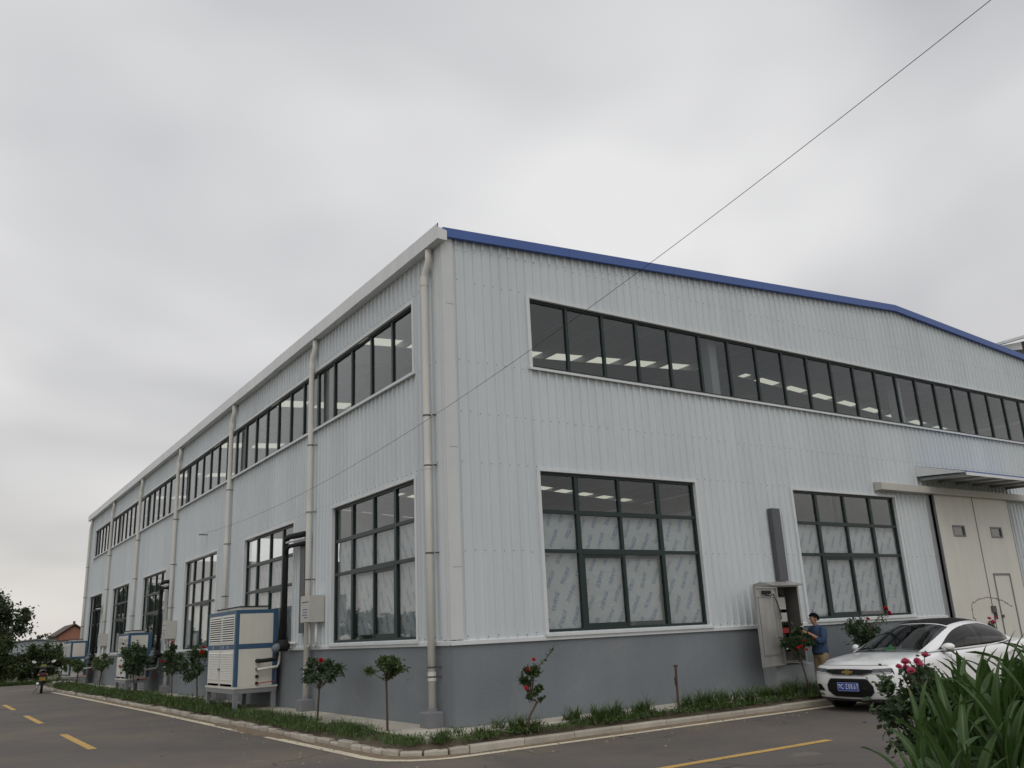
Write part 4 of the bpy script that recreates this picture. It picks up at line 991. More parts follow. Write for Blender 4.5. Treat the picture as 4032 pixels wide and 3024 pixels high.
while s < S_FRONT+.5:
    d = S_CORNER-s
    if d > 1.2 or r.random() < .5: weed_patch(s, r.uniform(-.55, -.12), r.uniform(.12, .28), 60 if d < 14 else 80, r.uniform(.06, .20) if d < 9 else r.uniform(.15, .34), .045 if d < 10 else .075)
    s += r.uniform(.14, .30) if d < 14 else .35
s = S_FRONT+.5
while s < S_FRONT+16: weed_patch(s, r.uniform(-.36, -.16), r.uniform(.1, .2), 60, .09, .045); s += r.uniform(.07, .2)
wd.build('weeds', M['weed'], kind='stuff')

# ---- maize and pink rose in the bed on the near side of the front road
soilb = MB(); soilb.poly([(-.2, -13, ZR-.02), (30, -13, ZR-.02), (30, -7.75, ZR-.02), (-.2, -7.75, ZR-.02)]); soilb.build('maize_bed', M['soil'], kind='structure')
def corn_material():
    mt = leafmat('maize_leaf', (0.030, 0.078, 0.014), (0.072, 0.135, 0.036), 0.42, .32, .45, 4.0); t = mt.node_tree; b = bsdf(mt)
    src = b.inputs['Base Color'].links[0].from_socket; at = N(t, 'ShaderNodeVertexColor'); at.layer_name = 'leaf_zone'; sp = N(t, 'ShaderNodeSeparateColor'); t.links.new(at.outputs[0], sp.inputs[0])
    m1 = N(t, 'ShaderNodeMix', data_type='RGBA'); t.links.new(mth(t, 'MULTIPLY', mth(t, 'POWER', sp.outputs[0], 5.0), .8), m1.inputs[0]); t.links.new(src, m1.inputs[6]); m1.inputs[7].default_value = (.20, .26, .13, 1)
    g = N(t, 'ShaderNodeNewGeometry'); nz = N(t, 'ShaderNodeTexNoise'); nz.inputs['Scale'].default_value = 7; t.links.new(g.outputs['Position'], nz.inputs['Vector'])
    tip = mth(t, 'MULTIPLY_ADD', mth(t, 'ADD', sp.outputs[1], mth(t, 'MULTIPLY', nz.outputs['Fac'], .5)), 7.0, -8.2, clamp=True)
    m2 = N(t, 'ShaderNodeMix', data_type='RGBA'); t.links.new(tip, m2.inputs[0]); t.links.new(m1.outputs[2], m2.inputs[6]); m2.inputs[7].default_value = (.22, .16, .07, 1)
    t.links.new(m2.outputs[2], b.inputs['Base Color'])
    return mt
M['corn'] = corn_material()
def corn_leaf_mesh(k, r):
    mb = MB(); n = 12; L = 1.0; rows = []; ang = r.uniform(1.1, 1.42); dro = r.choice((r.uniform(.4, 1.1), r.uniform(.5, 1.4), r.uniform(1.4, 2.4))); wmax = r.uniform(.085, .14); tw = r.uniform(-.7, .7)
    p = Vector((0, 0, 0)); 
    for i in range(n+1):
        u = i/n; th_ = ang-dro*u**1.6; d = Vector((math.cos(th_), 0, math.sin(th_)))
        if i: p = p+d*(L/n)
        nrm = Vector((-math.sin(th_), 0, math.cos(th_))); w_ = wmax*(min(1, .45+2.2*u))*(1-u**2.6)**.9+.002
        wav = .03*math.sin(u*11+k)*(u*(1-u))*2; s = Vector((0, math.cos(tw*u), math.sin(tw*u)))
        f = s*w_*.5
        lift = nrm*w_*.26
        rows.append([p+f+lift+Vector((0, 0, wav)), p+f*.5+lift*.35, p, p-f*.5+lift*.35, p-f+lift-Vector((0, 0, wav))])
    mb.grid(rows); me = mb.mesh('maize_leaf', M['corn'], True); ca = me.color_attributes.new('leaf_zone', 'FLOAT_COLOR', 'POINT')
    for i in range(n+1):
        for j in range(5): ca.data[i*5+j].color = (1.0 if j == 2 else 0.0, i/n, 0, 1)
    return me
rc = random.Random(88); CLM = [corn_leaf_mesh(k, rc) for k in range(9)]
def maize(pos, h, nl, seed_, label, az0=None):
    r = random.Random(seed_); t = thing('maize_plant', label, 'maize', pos, group='maize plants in the near bed')
    lean = Vector((r.uniform(-.06, .06), r.uniform(-.06, .06), 0)); st = MB(); st.tube([(0, 0, -.03), lean*.5+Vector((0, 0, h*.35)), lean+Vector((0, 0, h*.68))], [.018, .015, .008], 7); st.build('stalk', M['corn'], t)
    a = r.uniform(0, math.pi) if az0 is None else az0
    for k in range(nl):
        u = k/(nl-1); z = h*(.08+.58*u); o = link('leaf', CLM[r.randrange(len(CLM))], t); o.location = (lean.x*u, lean.y*u, z)
        o.rotation_euler = (r.uniform(-.12, .12), -.30*u+r.uniform(-.15, .15), a+math.pi*(k % 2)+r.uniform(-.5, .5)); L = h*(.68+.25*math.sin(math.pi*min(1, u+.15)))*r.uniform(.85, 1.1)
        o.scale = (L, L*r.uniform(.9, 1.1), L)
    return t
ROWS = [(-7.95, 1.10, 5.2, 10, 1.02, 1.40, 'beside the road'), (-8.25, .05, 3.8, 11, .90, 1.38, 'behind the pink rose'), (-8.62, -.85, 2.7, 11, .85, 1.38, 'in the middle row'), (-9.05, -1.50, 1.9, 11, .74, 1.30, 'in the row nearest the viewer')]
ORD = ['first', 'second', 'third', 'fourth', 'fifth', 'sixth', 'seventh', 'eighth', 'ninth', 'tenth', 'eleventh']
k_ = 0
for y, x0, x1, n, h0, h1, nm in ROWS:
    for i in range(n):
        u = i/(n-1); h = h0+(h1-h0)*u**.8+rc.uniform(-.06, .06); k_ += 1
        maize((x0+(x1-x0)*u+rc.uniform(-.07, .07), y+rc.uniform(-.08, .08), ZR-.02), h, 8 if h > 1 else 7, 200+k_, '%s maize plant from the left %s of the near bed' % (ORD[i], nm))
bush('near rose bush with large pink blooms in front of the car bonnet', (.92, -7.65, ZR-.02), (.03, .05, .80), (.62, .35, .40), 3600, 43,
     [(-.35, -.05, .40), (-.27, -.08, .44), (-.21, -.02, .39), (-.29, -.14, .36), (-.04, -.05, .44), (.03, -.02, .41), (.12, -.05, .48)], FLP, L=.075, fsz=.076, clumps=26, canes=14)

# ---- background: trees and hedge at the far end of the side road
def tree(name, label, base, h, c, rad, n, L, seed_, m_='tree_leaf', clumps=40, trunk=.22, group='trees at the far end of the road', cl=.34):
    r = random.Random(seed_); t = thing(name, label, 'tree', base, group=group); st = MB(); c = Vector(c)
    st.tube([(0, 0, -.3), (.1, 0, h*.25), (c.x*.5, c.y*.5, h*.5), tuple(c)], [trunk, trunk*.8, trunk*.55, .05], 8)
    mb = MB(); cs = cloud(mb, r, c, rad, n, L, shell=.35, clumps=clumps, cl_r=cl)
    for cc, q in cs[:18]: b0 = Vector((c.x*.4, c.y*.4, h*r.uniform(.3, .55))); st.tube([b0, b0.lerp(c+cc, .5)+Vector((0, 0, .2)), c+cc], [trunk*.3, trunk*.2, .02], 5)
    st.build('trunk', M['bark'], t); mb.build('crown', M[m_], t); return t
tree('broadleaf_tree', 'large dark broadleaf tree at the left edge beyond the road', (-4.6, 58, ZR), 6.5, (.1, 0, 4.35), (3.6, 3.0, 2.7), 20000, .27, 301, clumps=85, cl=.26)
tree('broadleaf_tree', 'second broadleaf tree further back at the left edge', (-7.5, 66, ZR), 5.5, (0, 0, 3.8), (3, 3, 2.4), 4000, .28, 302, clumps=36, cl=.3)
hs = [(-8, 52.5, 2.8, 2.2), (-6.0, 52.0, 3.0, 2.2), (-4.4, 51.6, 2.9, 2.1), (-3.0, 51.4, 2.7, 2.0), (-1.7, 51.6, 2.5, 2.0), (-.4, 51.8, 2.55, 2.0), (.9, 52.0, 2.4, 2.0), (2.3, 52.3, 2.5, 2.0)]
hl = ['leftmost', 'second', 'third', 'fourth', 'fifth', 'sixth', 'seventh', 'rightmost']
for i, (x, y, h, w_) in enumerate(hs):
    t = tree('shrub', '%s shrub from the left in the dark green thicket beyond the road end' % hl[i], (x, y, ZR), h, (0, 0, h*.52), (w_*.75, 1.0, h*.52), 5200, .17, 310+i, 'hedge_leaf', 26, .06, 'thicket shrubs at the road end', .42); t['category'] = 'shrub'
gl = MB(); r = random.Random(71)
for i in range(7000): blade(gl, (r.uniform(-14, 3.2), 49.35+abs(r.gauss(0, .7)), ZR-.05), (r.uniform(-1, 1), r.uniform(-1, .3), 0), r.uniform(.2, .6), .03, 2, r.uniform(.3, 1))
gl.build('verge_grass', M['weed'], kind='stuff')
# trees across the side road: outside the frame, seen as reflections in the side windows
for i, (x, y, h) in enumerate(((-15, 22, 6.5), (-16.5, 30, 7.5), (-15.5, 38, 6.0), (-17, 47, 7.0), (-16, 13, 5.5))):
    tree('broadleaf_tree', '%s roadside tree across the side road, reflected in the windows' % ORD[i], (x-3, y, ZR), h*.62, (0, 0, h*.36), (2.8, 3.2, h*.24), 2500, .34, 350+i, clumps=30, cl=.34, group='trees across the side road')
# ================================================================ FAR BUILDINGS
M['brick'] = mat('red_brick_far', (0.31, 0.145, 0.10), .9, .12, 1.2, fine=.1, fs=6)
M['tile'] = mat('dark_roof_tile', (0.10, 0.075, 0.065), .8, .15, 2)
def far(u, v, y): return pix(u*.3315, 2250+v*.3315, 1, y)
ho = thing('brick_house', 'red brick house with a plain gable beyond the thicket', 'house')
ya = 110.0
ap, le, ri = far(890, 632, ya), far(672, 757, ya), far(1010, 700, ya)
x0, x1, xa = le.x+.25, ap.x+(ap.x-le.x)-.25, ap.x
w_ = MB(); w_.prism([(x0, ZR), (x1, ZR), (x1, le.z-.05), (xa, ap.z-.15), (x0, le.z-.05)], 1, ya, ya+9); w_.build('wall', M['brick'], ho)
rf = MB()
for a, b in (((x0-.35, le.z-.18), (xa, ap.z)), ((xa, ap.z), (x1+.35, le.z-.18))): rf.prism([a, b, (b[0], b[1]+.14), (a[0], a[1]+.14)], 1, ya-.3, ya+9.3)
ro_ = rf.build('roof', M['tile'], ho)
ch = MB(); ch.box(xa-.12, xa+.12, ya+.6, ya+.9, ap.z, ap.z+.45); ch.build('finial', M['tile'], ro_)
wi = MB(); wi.box(xa-.5, xa+.5, ya-.03, ya+.02, 1.1, 2.4); wi.build('window', M['dark'], ho)
sh = thing('low_shed', 'long low pale shed with grey roof behind the thicket', 'shed')
yb = 85.0; p, q, p3 = far(255, 832, yb), far(640, 815, yb), far(440, 803, yb)
w_ = MB(); w_.prism([(p.x-6, ZR), (q.x, ZR), (q.x, q.z-.1), (p3.x, p3.z-.08), (p.x-6, p.z-.5)], 1, yb, yb+8); w_.build('wall', mat('pale_shed_wall', (.36, .39, .42), .7, .1, .5), sh)
rf = MB(); rf.prism([(p.x-6.2, p.z-.5), (p3.x, p3.z-.07), (p3.x, p3.z+.02), (p.x-6.2, p.z-.4)], 1, yb-.2, yb+8.2); rf.prism([(p3.x, p3.z-.07), (q.x+.2, q.z-.1), (q.x+.2, q.z), (p3.x, p3.z+.02)], 1, yb-.2, yb+8.2); rf.build('roof', mat('shed_roof', (.20, .20, .21), .7, .1), sh)
for k in range(3):
    wi = MB(); xx = p.x+.4+k*1.4; wi.box(xx, xx+.7, yb-.03, yb+.01, .9, 1.7); wi.build('window', M['soffit'], sh)
sh2 = thing('white_shed', 'small white shed between the low shed and the brick house', 'shed')
yc = 95.0; p, q = far(650, 820, yc), far(760, 820, yc)
w_ = MB(); w_.box(p.x, q.x+3, yc, yc+5, ZR, p.z-.08); w_.build('wall', mat('white_shed_wall', (.62, .62, .60), .7, .1, .5), sh2)
rf = MB(); rf.box(p.x-.15, q.x+3.1, yc-.2, yc+5.2, p.z-.08, p.z+.02); rf.build('roof', M['tile'], sh2)
for k, (u, v) in enumerate(((580, 765), (340, 800), (475, 770))):
    c_ = far(u, v+20, 100.0); tree('far_tree', ['far small tree just left of the brick house', 'far small tree over the left end of the low shed', 'far thin tree over the middle of the low shed'][k], (c_.x, 100, ZR), c_.z, (0, 0, c_.z-.1), (1.0 if k == 0 else .5, .8, .75), 500, .2, 330+k, 'tree_leaf', 9, .08, 'far trees')
# neighbouring hall whose eave shows over the roof at the right edge
nb = thing('neighbour_hall', 'neighbouring hall with white eave and dark stained wall at the right edge', 'building')
ny = 5.0; e0 = Vector((30.55, ny, 12.50)); sl2 = .29
w_ = MB(); w_.prism([(32.42, ZR), (60, ZR), (60, 12.3), (46, 12.5+sl2*13.5), (32.42, 12.5+sl2*1.9-.12)], 1, ny, ny+40); w_.build('wall', mat('stained_dark_wall', (.115, .112, .10), .9, .3, 1.2, streak=.25), nb)
rf = MB(); rf.prism([(30.3, 12.43), (46, 12.43+sl2*15.7), (46, 12.55+sl2*15.7), (30.3, 12.55)], 1, ny-.6, ny+40); rf.build('roof', M['flash'], nb)
rf = MB(); rf.prism([(30.5, 12.20), (32.42, 12.55), (32.42, 12.90), (30.5, 12.44)], 1, ny-.3, ny+39.5); rf.build('eave_box', M['flash'], nb)
wi = MB(); wi.prism([(31.6, 12.0), (32.415, 12.0), (32.415, 12.52), (31.6, 12.35)], 1, ny+.1, ny+39); wi.build('soffit', M['greybox'], nb)

# ================================================================ CAR
M['paint'] = mat('white_car_paint', (.90, .905, .91), .3, .0, coat=.8, spec=.5)
M['carblack'] = mat('gloss_black', (.008, .008, .009), .25, 0, coat=.5)
M['roofblack'] = mat('black_roof', (.010, .010, .011), .55, 0, spec=.2)
M['grille'] = mat('grille_black', (.010, .010, .011), .5, .2, 30)
M['chrome'] = mat('chrome', (.62, .62, .62), .15, 0, metal=1.0)
M['gold'] = mat('gold_emblem', (.62, .42, .16), .3, .1, 30, metal=.7)
M['plate'] = mat('plate_blue', (.015, .06, .36), .4, .05)
M['platew'] = mat('plate_white', (.75, .76, .78), .5, 0)
M['cglass'] = glass('car_glass', (.55, .58, .58), 1.0, 1.5)
M['cglass2'] = glass('car_side_glass', (.12, .12, .13), 1.0, 1.5)
M['lamp'] = mat('lamp_lens', (.10, .11, .13), .12, .3, 25, coat=1.0)
M['tyre'] = mat('tyre', (.012, .012, .012), .85, .1)
M['rim'] = mat('alloy', (.40, .41, .42), .3, .05, metal=.8)
M['cabin'] = mat('car_interior', (.020, .020, .021), .7, .1)
def crom(P, t):
    """Catmull-Rom through P (tuples) at t in [0, len-1]"""
    n = len(P)-1; i = min(int(t), n-1); u = t-i; g = lambda k: P[max(0, min(n, k))]; o = []
    for a, b, c, d in zip(g(i-1), g(i), g(i+1), g(i+2)):
        o.append(.5*((2*b)+(-a+c)*u+(2*a-5*b+4*c-d)*u*u+(-a+3*b-3*c+d)*u**3))
    return o
def lin(pts, x):
    if x <= pts[0][0]: return pts[0][1]
    for (a, b), (c, d) in zip(pts, pts[1:]):
        if x <= c: t = (x-a)/(c-a); t = t*t*(3-2*t) if False else t; return b+(d-b)*t
    return pts[-1][1]
def FX(y, z):
    q = abs(y)/.80
    return 2.235-.085*q*q-.075*q**6+lin([(.17, -.10), (.24, -.035), (.34, .005), (.46, .02), (.58, .012), (.66, -.01), (.72, -.03), (.78, -.075)], z)
ST = [  # x, bow, half width, bottom, shoulder, top
    (None, 0, .80, .18, .715, .780), (2.075, .27, .865, .175, .745, .822), (1.80, .08, .892, .17, .790, .868), (1.40, .0, .90, .17, .835, .915), (1.0, .0, .902, .17, .865, .945), (.6, .0, .905, .17, .885, .955),
    (0, 0, .908, .17, .905, .92), (-.6, 0, .908, .17, .925, .94), (-1.2, 0, .903, .18, .955, .97), (-1.62, -.02, .88, .20, .985, 1.035), (-1.95, -.07, .85, .24, .995, 1.055), (-2.17, -.13, .80, .29, .965, 1.035), (-2.27, -.16, .72, .36, .90, .97)]
def ctrl(st):
    x, bow, w_, zb, zs, zt = st
    pr = [(0, zb), (.45*w_, zb), (.84*w_, zb+.006), (.965*w_, zb+.07), (1.0*w_, zb+.22), (1.0*w_, zs-.16), (.988*w_, zs-.05), (.935*w_, zs+.012), (.80*w_, zs+(zt-zs)*.62), (.45*w_, zt-.012), (0, zt)]
    if x is None: return [(FX(y, z), y, z) for y, z in pr]
    return [(x-bow*(y/w_)**2, y, z) for y, z in pr]
RINGS = [ctrl(s) for s in ST]
NP, NSUB = 40, 9
def ringpt(si, t): return [crom([r[k] for r in RINGS], si) for k in range(11)]
def car_rings():
    out_ = []
    for i in range((len(ST)-1)*NSUB+1):
        ct = ringpt(i/NSUB, 0); half = [crom(ct, 10*j/NP) for j in range(NP+1)]
        out_.append([(x, y, z) for x, y, z in half]+[(x, -y, z) for x, y, z in half[-2:0:-1]])
    return out_
car = thing('white_car', 'white saloon car parked nose forward by the kerb', 'car')
CAR_S = 1.08
body = MB(); cr_ = car_rings(); body.grid(cr_, close=True)
# front fascia fills the first ring
r0 = ctrl(ST[0]); half0 = [crom(r0, 10*j/NP) for j in range(NP+1)]
def zlim(y):
    lo, hi = None, None
    for a, b in zip(half0, half0[1:]):
        if min(a[1], b[1]) <= y <= max(a[1], b[1]) and abs(a[1]-b[1]) > 1e-6:
            t = (y-a[1])/(b[1]-a[1]); z = a[2]+(b[2]-a[2])*t
            lo = z if lo is None else min(lo, z); hi = z if hi is None else max(hi, z)
    return lo, hi
rows = []
NYF = 48
for i in range(NYF+1):
    y = -.799+1.598*i/NYF; lo, hi = zlim(abs(y)); lo = lo if lo is not None else .4; hi = hi if hi is not None else .5
    rows.append([(FX(y, lo+(hi-lo)*j/24), y, lo+(hi-lo)*j/24) for j in range(25)])
body.grid(rows)
n0 = len(body.v); last = cr_[-1]; body.v.append((-2.29, 0, .66)); bL = (len(cr_)-1)*len(last)
for k in range(len(last)): body.f.append((bL+k, bL+(k+1) % len(last), n0))
bo = body.build('body', M['paint'], car, smooth=True)
def patch(name, material, par, ylim, zf, ny_=24, nz_=8, offs=.006, thick=True):
    """panel lying on the front fascia: zf(y)->(z0,z1)"""
    mb = MB(); rows = []
    for i in range(ny_+1):
        y = ylim[0]+(ylim[1]-ylim[0])*i/ny_; z0, z1 = zf(y); rows.append([(FX(y, z0+(z1-z0)*j/nz_)+offs, y, z0+(z1-z0)*j/nz_) for j in range(nz_+1)])
    mb.grid(rows)
    return mb.build(name, material, par, smooth=True)
up = lambda y: (.600+.055*max(0, (abs(y)-.30)/.24), .700-.01*(abs(y)/.5)**2)
gr1 = patch('upper_grille', M['grille'], car, (-.50, .50), lambda y: (min(up(y)[0]+.0, up(y)[1]-.005), up(y)[1]))
tr = MB(); tr.tube([(FX(y, up(y)[0])+.008, y, up(y)[0]) for y in [-.5+.05*k for k in range(21)]], .008, 6); tr.build('grille_trim', M['chrome'], gr1)
lw = lambda y: (.245+.10*max(0, (abs(y)-.34)/.14)**1.2, .545-.13*max(0, (abs(y)-.37)/.11)**1.3)
gr2 = patch('lower_grille', M['grille'], car, (-.47, .47), lw, 30, 8)
ed = [(y, lw(y)[1]) for y in [-.47+.047*k for k in range(21)]]+[(y, lw(y)[0]) for y in [.47-.047*k for k in range(21)]]
tr = MB(); tr.tube([(FX(y, z)+.006, y, z) for y, z in ed+ed[:1]], .005, 5); tr.build('grille_trim', M['rim'], gr2)
sl_ = MB()
for z in (.30, .345, .50): sl_.tube([(FX(y, z)+.010, y, z) for y in [-.40+.08*k for k in range(11)]], .006, 5)
sl_.build('grille_bar', M['carblack'], gr2)
sk = patch('chin_spoiler', mat('charcoal_plastic', (.05, .05, .052), .6, .1), car, (-.78, .78), lambda y: (.178+.01*abs(y), .212+.02*abs(y)), 24, 3, .008)
for sgn in (-1, 1):
    hl_ = patch('headlight', M['lamp'], car, (sgn*.47, sgn*.775), lambda y: (.625+.05*(abs(y)-.47), .700+.015*(abs(y)-.47)/.3), 14, 6, .007)
    dl_ = MB(); dl_.tube([(FX(sgn*(.49+.027*k), .632)+.012, sgn*(.49+.027*k), .632+.013*k*.1) for k in range(11)], .007, 5); dl_.build('light_strip', M['platew'], hl_)
    pj = MB(); pj.tube([(FX(sgn*.62, .665)-.01, sgn*.62, .665), (FX(sgn*.62, .665)+.012, sgn*.62, .665)], .028, 12); pj.build('projector', M['chrome'], hl_)
    fg = patch('fog_recess', M['carblack'], car, (sgn*.56, sgn*.76), lambda y: (.335, .335+.11*min(1, (abs(y)-.54)/.10)), 10, 4, .007)
    lip = patch('intake', M['carblack'], car, (sgn*.60, sgn*.77), lambda y: (.255, .255+.035*min(1, (abs(y)-.58)/.08)), 10, 3, .007)
# emblem, number plate
em = MB(); z0 = .650; xf = FX(0, z0)+.022
em.prism([(-.115, z0-.018), (-.042, z0-.018), (-.042, z0-.036), (.042, z0-.036), (.042, z0-.018), (.098, z0-.018), (.115, z0+.018), (.042, z0+.018), (.042, z0+.036), (-.042, z0+.036), (-.042, z0+.018), (-.098, z0+.018)], 0, xf-.015, xf); em.build('emblem', M['gold'], car)
pl = MB(); xp = FX(0, .415)+.022; pl.box(xp-.012, xp, -.22, .22, .345, .485); plo = pl.build('number_plate', M['plate'], car)
bd = MB()
for b in ((-.213, .213, .349, .353), (-.213, .213, .477, .481), (-.213, -.209, .353, .477), (.209, .213, .353, .477)): bd.box(xp+.0005, xp+.0015, *b)
bd.build('plate_border', M['platew'], plo)
def text_mesh(s, size, sx=1.0):
    cu = bpy.data.curves.new('lettering', 'FONT'); cu.body = s; cu.size = size; cu.extrude = .0008; cu.align_x = 'CENTER'; cu.align_y = 'CENTER'; cu.offset = .0018
    o = bpy.data.objects.new('lettering', cu); COL.objects.link(o); dg = bpy.context.evaluated_depsgraph_get(); dg.update()
    me = bpy.data.meshes.new_from_object(o.evaluated_get(dg)); bpy.data.objects.remove(o); return me
for ch_, yy in (('\u8c6b', -.172), ('C', -.115), ('\u00b7', -.068), ('Z', -.030), ('0', .025), ('K', .080), ('6', .135), ('7', .186)):
    me = text_mesh(ch_, .118 if ch_ != '\u8c6b' else .075); me.materials.append(M['platew']); o = link('plate_character', me, plo)
    # the car faces +X: text runs along +Y as seen from the front
    o.matrix_local = Matrix(((0, 0, 1, xp+.002), (1, 0, 0, yy), (0, 1, 0, .415), (0, 0, 0, 1)))
    o.scale = (.62 if ch_ != '\u8c6b' else .72, 1, 1)
hs_ = MB(); hs_.tube([(FX(y, .755)-.012+.012, y, .758) for y in [-.70+.07*k for k in range(21)]], .004, 5); hs_.build('bonnet_seam', M['doortrim'], car)
# ---- cabin: fine surface split into glass, pillars and roof
CP = [(1.27, .925), (.78, 1.150), (.26, 1.355), (-.20, 1.440), (-.65, 1.452), (-1.05, 1.385), (-1.45, 1.235), (-1.85, 1.055)]
NS, NTH = 320, 190
def cabpt(s, th_):
    xs_, zc = crom(CP, s*7); wb = lin([(0, .78), (.15, .83), (.5, .845), (.8, .80), (1, .70)], s); zb = lin([(0, .915), (.6, .945), (1, 1.03)], s)
    zc = max(zc, zb+.004); c, sn = math.cos(th_), math.sin(th_); y = wb*(abs(c)**(2/2.9))*(1 if c > 0 else -1); z = zb+(zc-zb)*(abs(sn)**(2/2.9))
    bow = lin([(0, .17), (.35, .10), (.7, -.05), (1, -.22)], s); return (xs_-bow*(y/wb)**2*(1 if True else 0), y, z, zc, zb, wb, xs_)
G = {k: MB() for k in ('pillar', 'wind', 'roofg', 'side', 'rear', 'bpil')}
cg = [[cabpt(i/NS, math.pi*j/NTH) for j in range(NTH+1)] for i in range(NS+1)]
for i in range(NS):
    for j in range(NTH):
        q = (cg[i][j], cg[i][j+1], cg[i+1][j+1], cg[i+1][j]); mx_ = [sum(p[k] for p in q)/4 for k in range(7)]
        x, y, z, zc, zb, wb, xs_ = mx_; ay = abs(y)/wb; key = 'pillar'
        if xs_ > .20 and ay < .83-.12*(1.2-xs_)*.8: key = 'wind'
        elif -1.04 < xs_ <= .16 and ay < .68: key = 'roofg'
        elif xs_ < -1.08 and xs_ > -1.80 and ay < .74: key = 'rear'
        elif ay > .60 and z < zc-.115 and z > zb+.022 and -1.36 < x < .86 and not (z > zb+.40):
            key = 'bpil' if (-.36 < x < -.28 or -1.06 < x < -1.03) else 'side'
        b = len(G[key].v); G[key].v += [p[:3] for p in q]; G[key].f.append((b, b+1, b+2, b+3))
def weld(mb):
    ix = {}; nv = []; nf = []
    for f in mb.f:
        g = []
        for k in f:
            key = tuple(round(c, 5) for c in mb.v[k])
            if key not in ix: ix[key] = len(nv); nv.append(mb.v[k])
            g.append(ix[key])
        if len(set(g)) >= 3: nf.append(tuple(dict.fromkeys(g)))
    mb.v, mb.f = nv, nf; return mb
for key, nm, m_ in (('pillar', 'cabin_shell', 'paint'), ('wind', 'windscreen', 'cglass'), ('roofg', 'glass_roof', 'roofblack'), ('side', 'side_window', 'cglass2'), ('rear', 'rear_window', 'cglass2'), ('bpil', 'door_pillar', 'carblack')):
    weld(G[key])
    if key != 'side': G[key].build(nm, M[m_], car, smooth=True); continue
    for sg in (-1, 1):
        h_ = MB(); h_.v = G[key].v; h_.f = [f for f in G[key].f if sg*G[key].v[f[0]][1] > 0]; weld(h_).build(nm, M[m_], car, smooth=True)
it = MB(); it.box(-1.6, 1.0, -.70, .70, .55, .86, .03); it.prism([(1.0, .86), (.45, .90), (.40, .80), (1.0, .80)], 1, -.68, .68); it.build('dashboard', M['cabin'], car)
for sy in (-.36, .36):
    se = MB(); se.prism([(-.05, .86), (-.30, 1.22), (-.42, 1.22), (-.30, .86)], 1, sy-.22, sy+.22); se.prism([(-.33, 1.22), (-.36, 1.36), (-.44, 1.36), (-.43, 1.22)], 1, sy-.12, sy+.12); se.build('seat', M['cabin'], car)
sw = MB(); sw.tube([(.30+.05*math.sin(a), .36+.17*math.cos(a), .93+.16*math.sin(a)) for a in [2*math.pi*k/16 for k in range(17)]], .014, 6); sw.build('steering_wheel', M['cabin'], car)
for sgn in (-1, 1):
    mr = MB(); rows = []
    for i in range(9):
        u = i/8; rr = math.sin(math.pi*min(.999, max(.06, u)))**.5; rows.append([(.74+.02-.06*u+.075*rr*math.cos(a), sgn*(.86+.19*u), .985+.065*rr*math.sin(a)) for a in [2*math.pi*k/14 for k in range(14)]])
    mr.grid(rows, close=True); mo_ = mr.build('wing_mirror', M['paint'], car, smooth=True)
    mb_ = MB(); mb_.box(.69, .80, sgn*.84, sgn*1.02, .905, .925); mb_.build('mirror_base', M['carblack'], mo_)
    for ax in (1.40, -1.22):
        ar = MB(); ar.cyl((ax, sgn*.80, .33), (ax, sgn*.912, .33), .375, 28); ar.build('wheel_arch', M['carblack'], car)
        wh = MB(); prof = [(.30, .70), (.325, .72), (.325, .88), (.305, .905), (.22, .912), (.215, .88)]
        wh.grid([[(ax+rr*math.cos(a), sgn*yy, .325+rr*math.sin(a)) for a in [2*math.pi*k/28 for k in range(28)]] for rr, yy in prof], close=True); who = wh.build('wheel', M['tyre'], car, smooth=True)
        rm = MB(); rm.cyl((ax, sgn*.80, .325), (ax, sgn*.885, .325), .06, 12)
        for k in range(5):
            a = 2*math.pi*k/5; rm.tube([(ax, sgn*.895, .325), (ax+.21*math.cos(a), sgn*.89, .325+.21*math.sin(a))], [.03, .022], 6)
        rm.tube([(ax+.212*math.cos(a), sgn*.895, .325+.212*math.sin(a)) for a in [2*math.pi*k/24 for k in range(25)]], .014, 6); rm.build('rim', M['rim'], who)
    tl = MB(); rows = []
    for i in range(7): u = i/6; rows.append([(-2.235+.20*u+.0, sgn*(.60+.262*u**.8), zz) for zz in (.86-.0*u, .90, .95)])
    tl.grid(rows); tl.build('tail_light', mat('tail_red', (.35, .01, .012), .2, 0, coat=1), car)
    dh = MB()
    for xx in (-.20, -1.08): dh.box(xx-.10, xx+.10, sgn*.905, sgn*.93, .80, .825)
    dh.build('door_handle', M['paint'], car)
    sm = MB()
    for xx in (.62, -.32, -1.22): sm.tube([(xx, sgn*.909, .30), (xx, sgn*.911, .6), (xx, sgn*.90, .86)], .004, 4)
    sm.build('door_seam', M['doortrim'], car)
un = MB(); un.box(-2.0, 2.0, -.70, .70, .15, .19); un.build('underbody', M['dark'], car)
wp = MB(); wp.tube([(.86, -.6, .945), (.93, 0, .935), (.80, .55, .955)], .01, 5); wp.build('wiper', M['dark'], car)
CAR_YAW = R(177.0)
car.rotation_euler = (0, 0, CAR_YAW); car.scale = (CAR_S,)*3
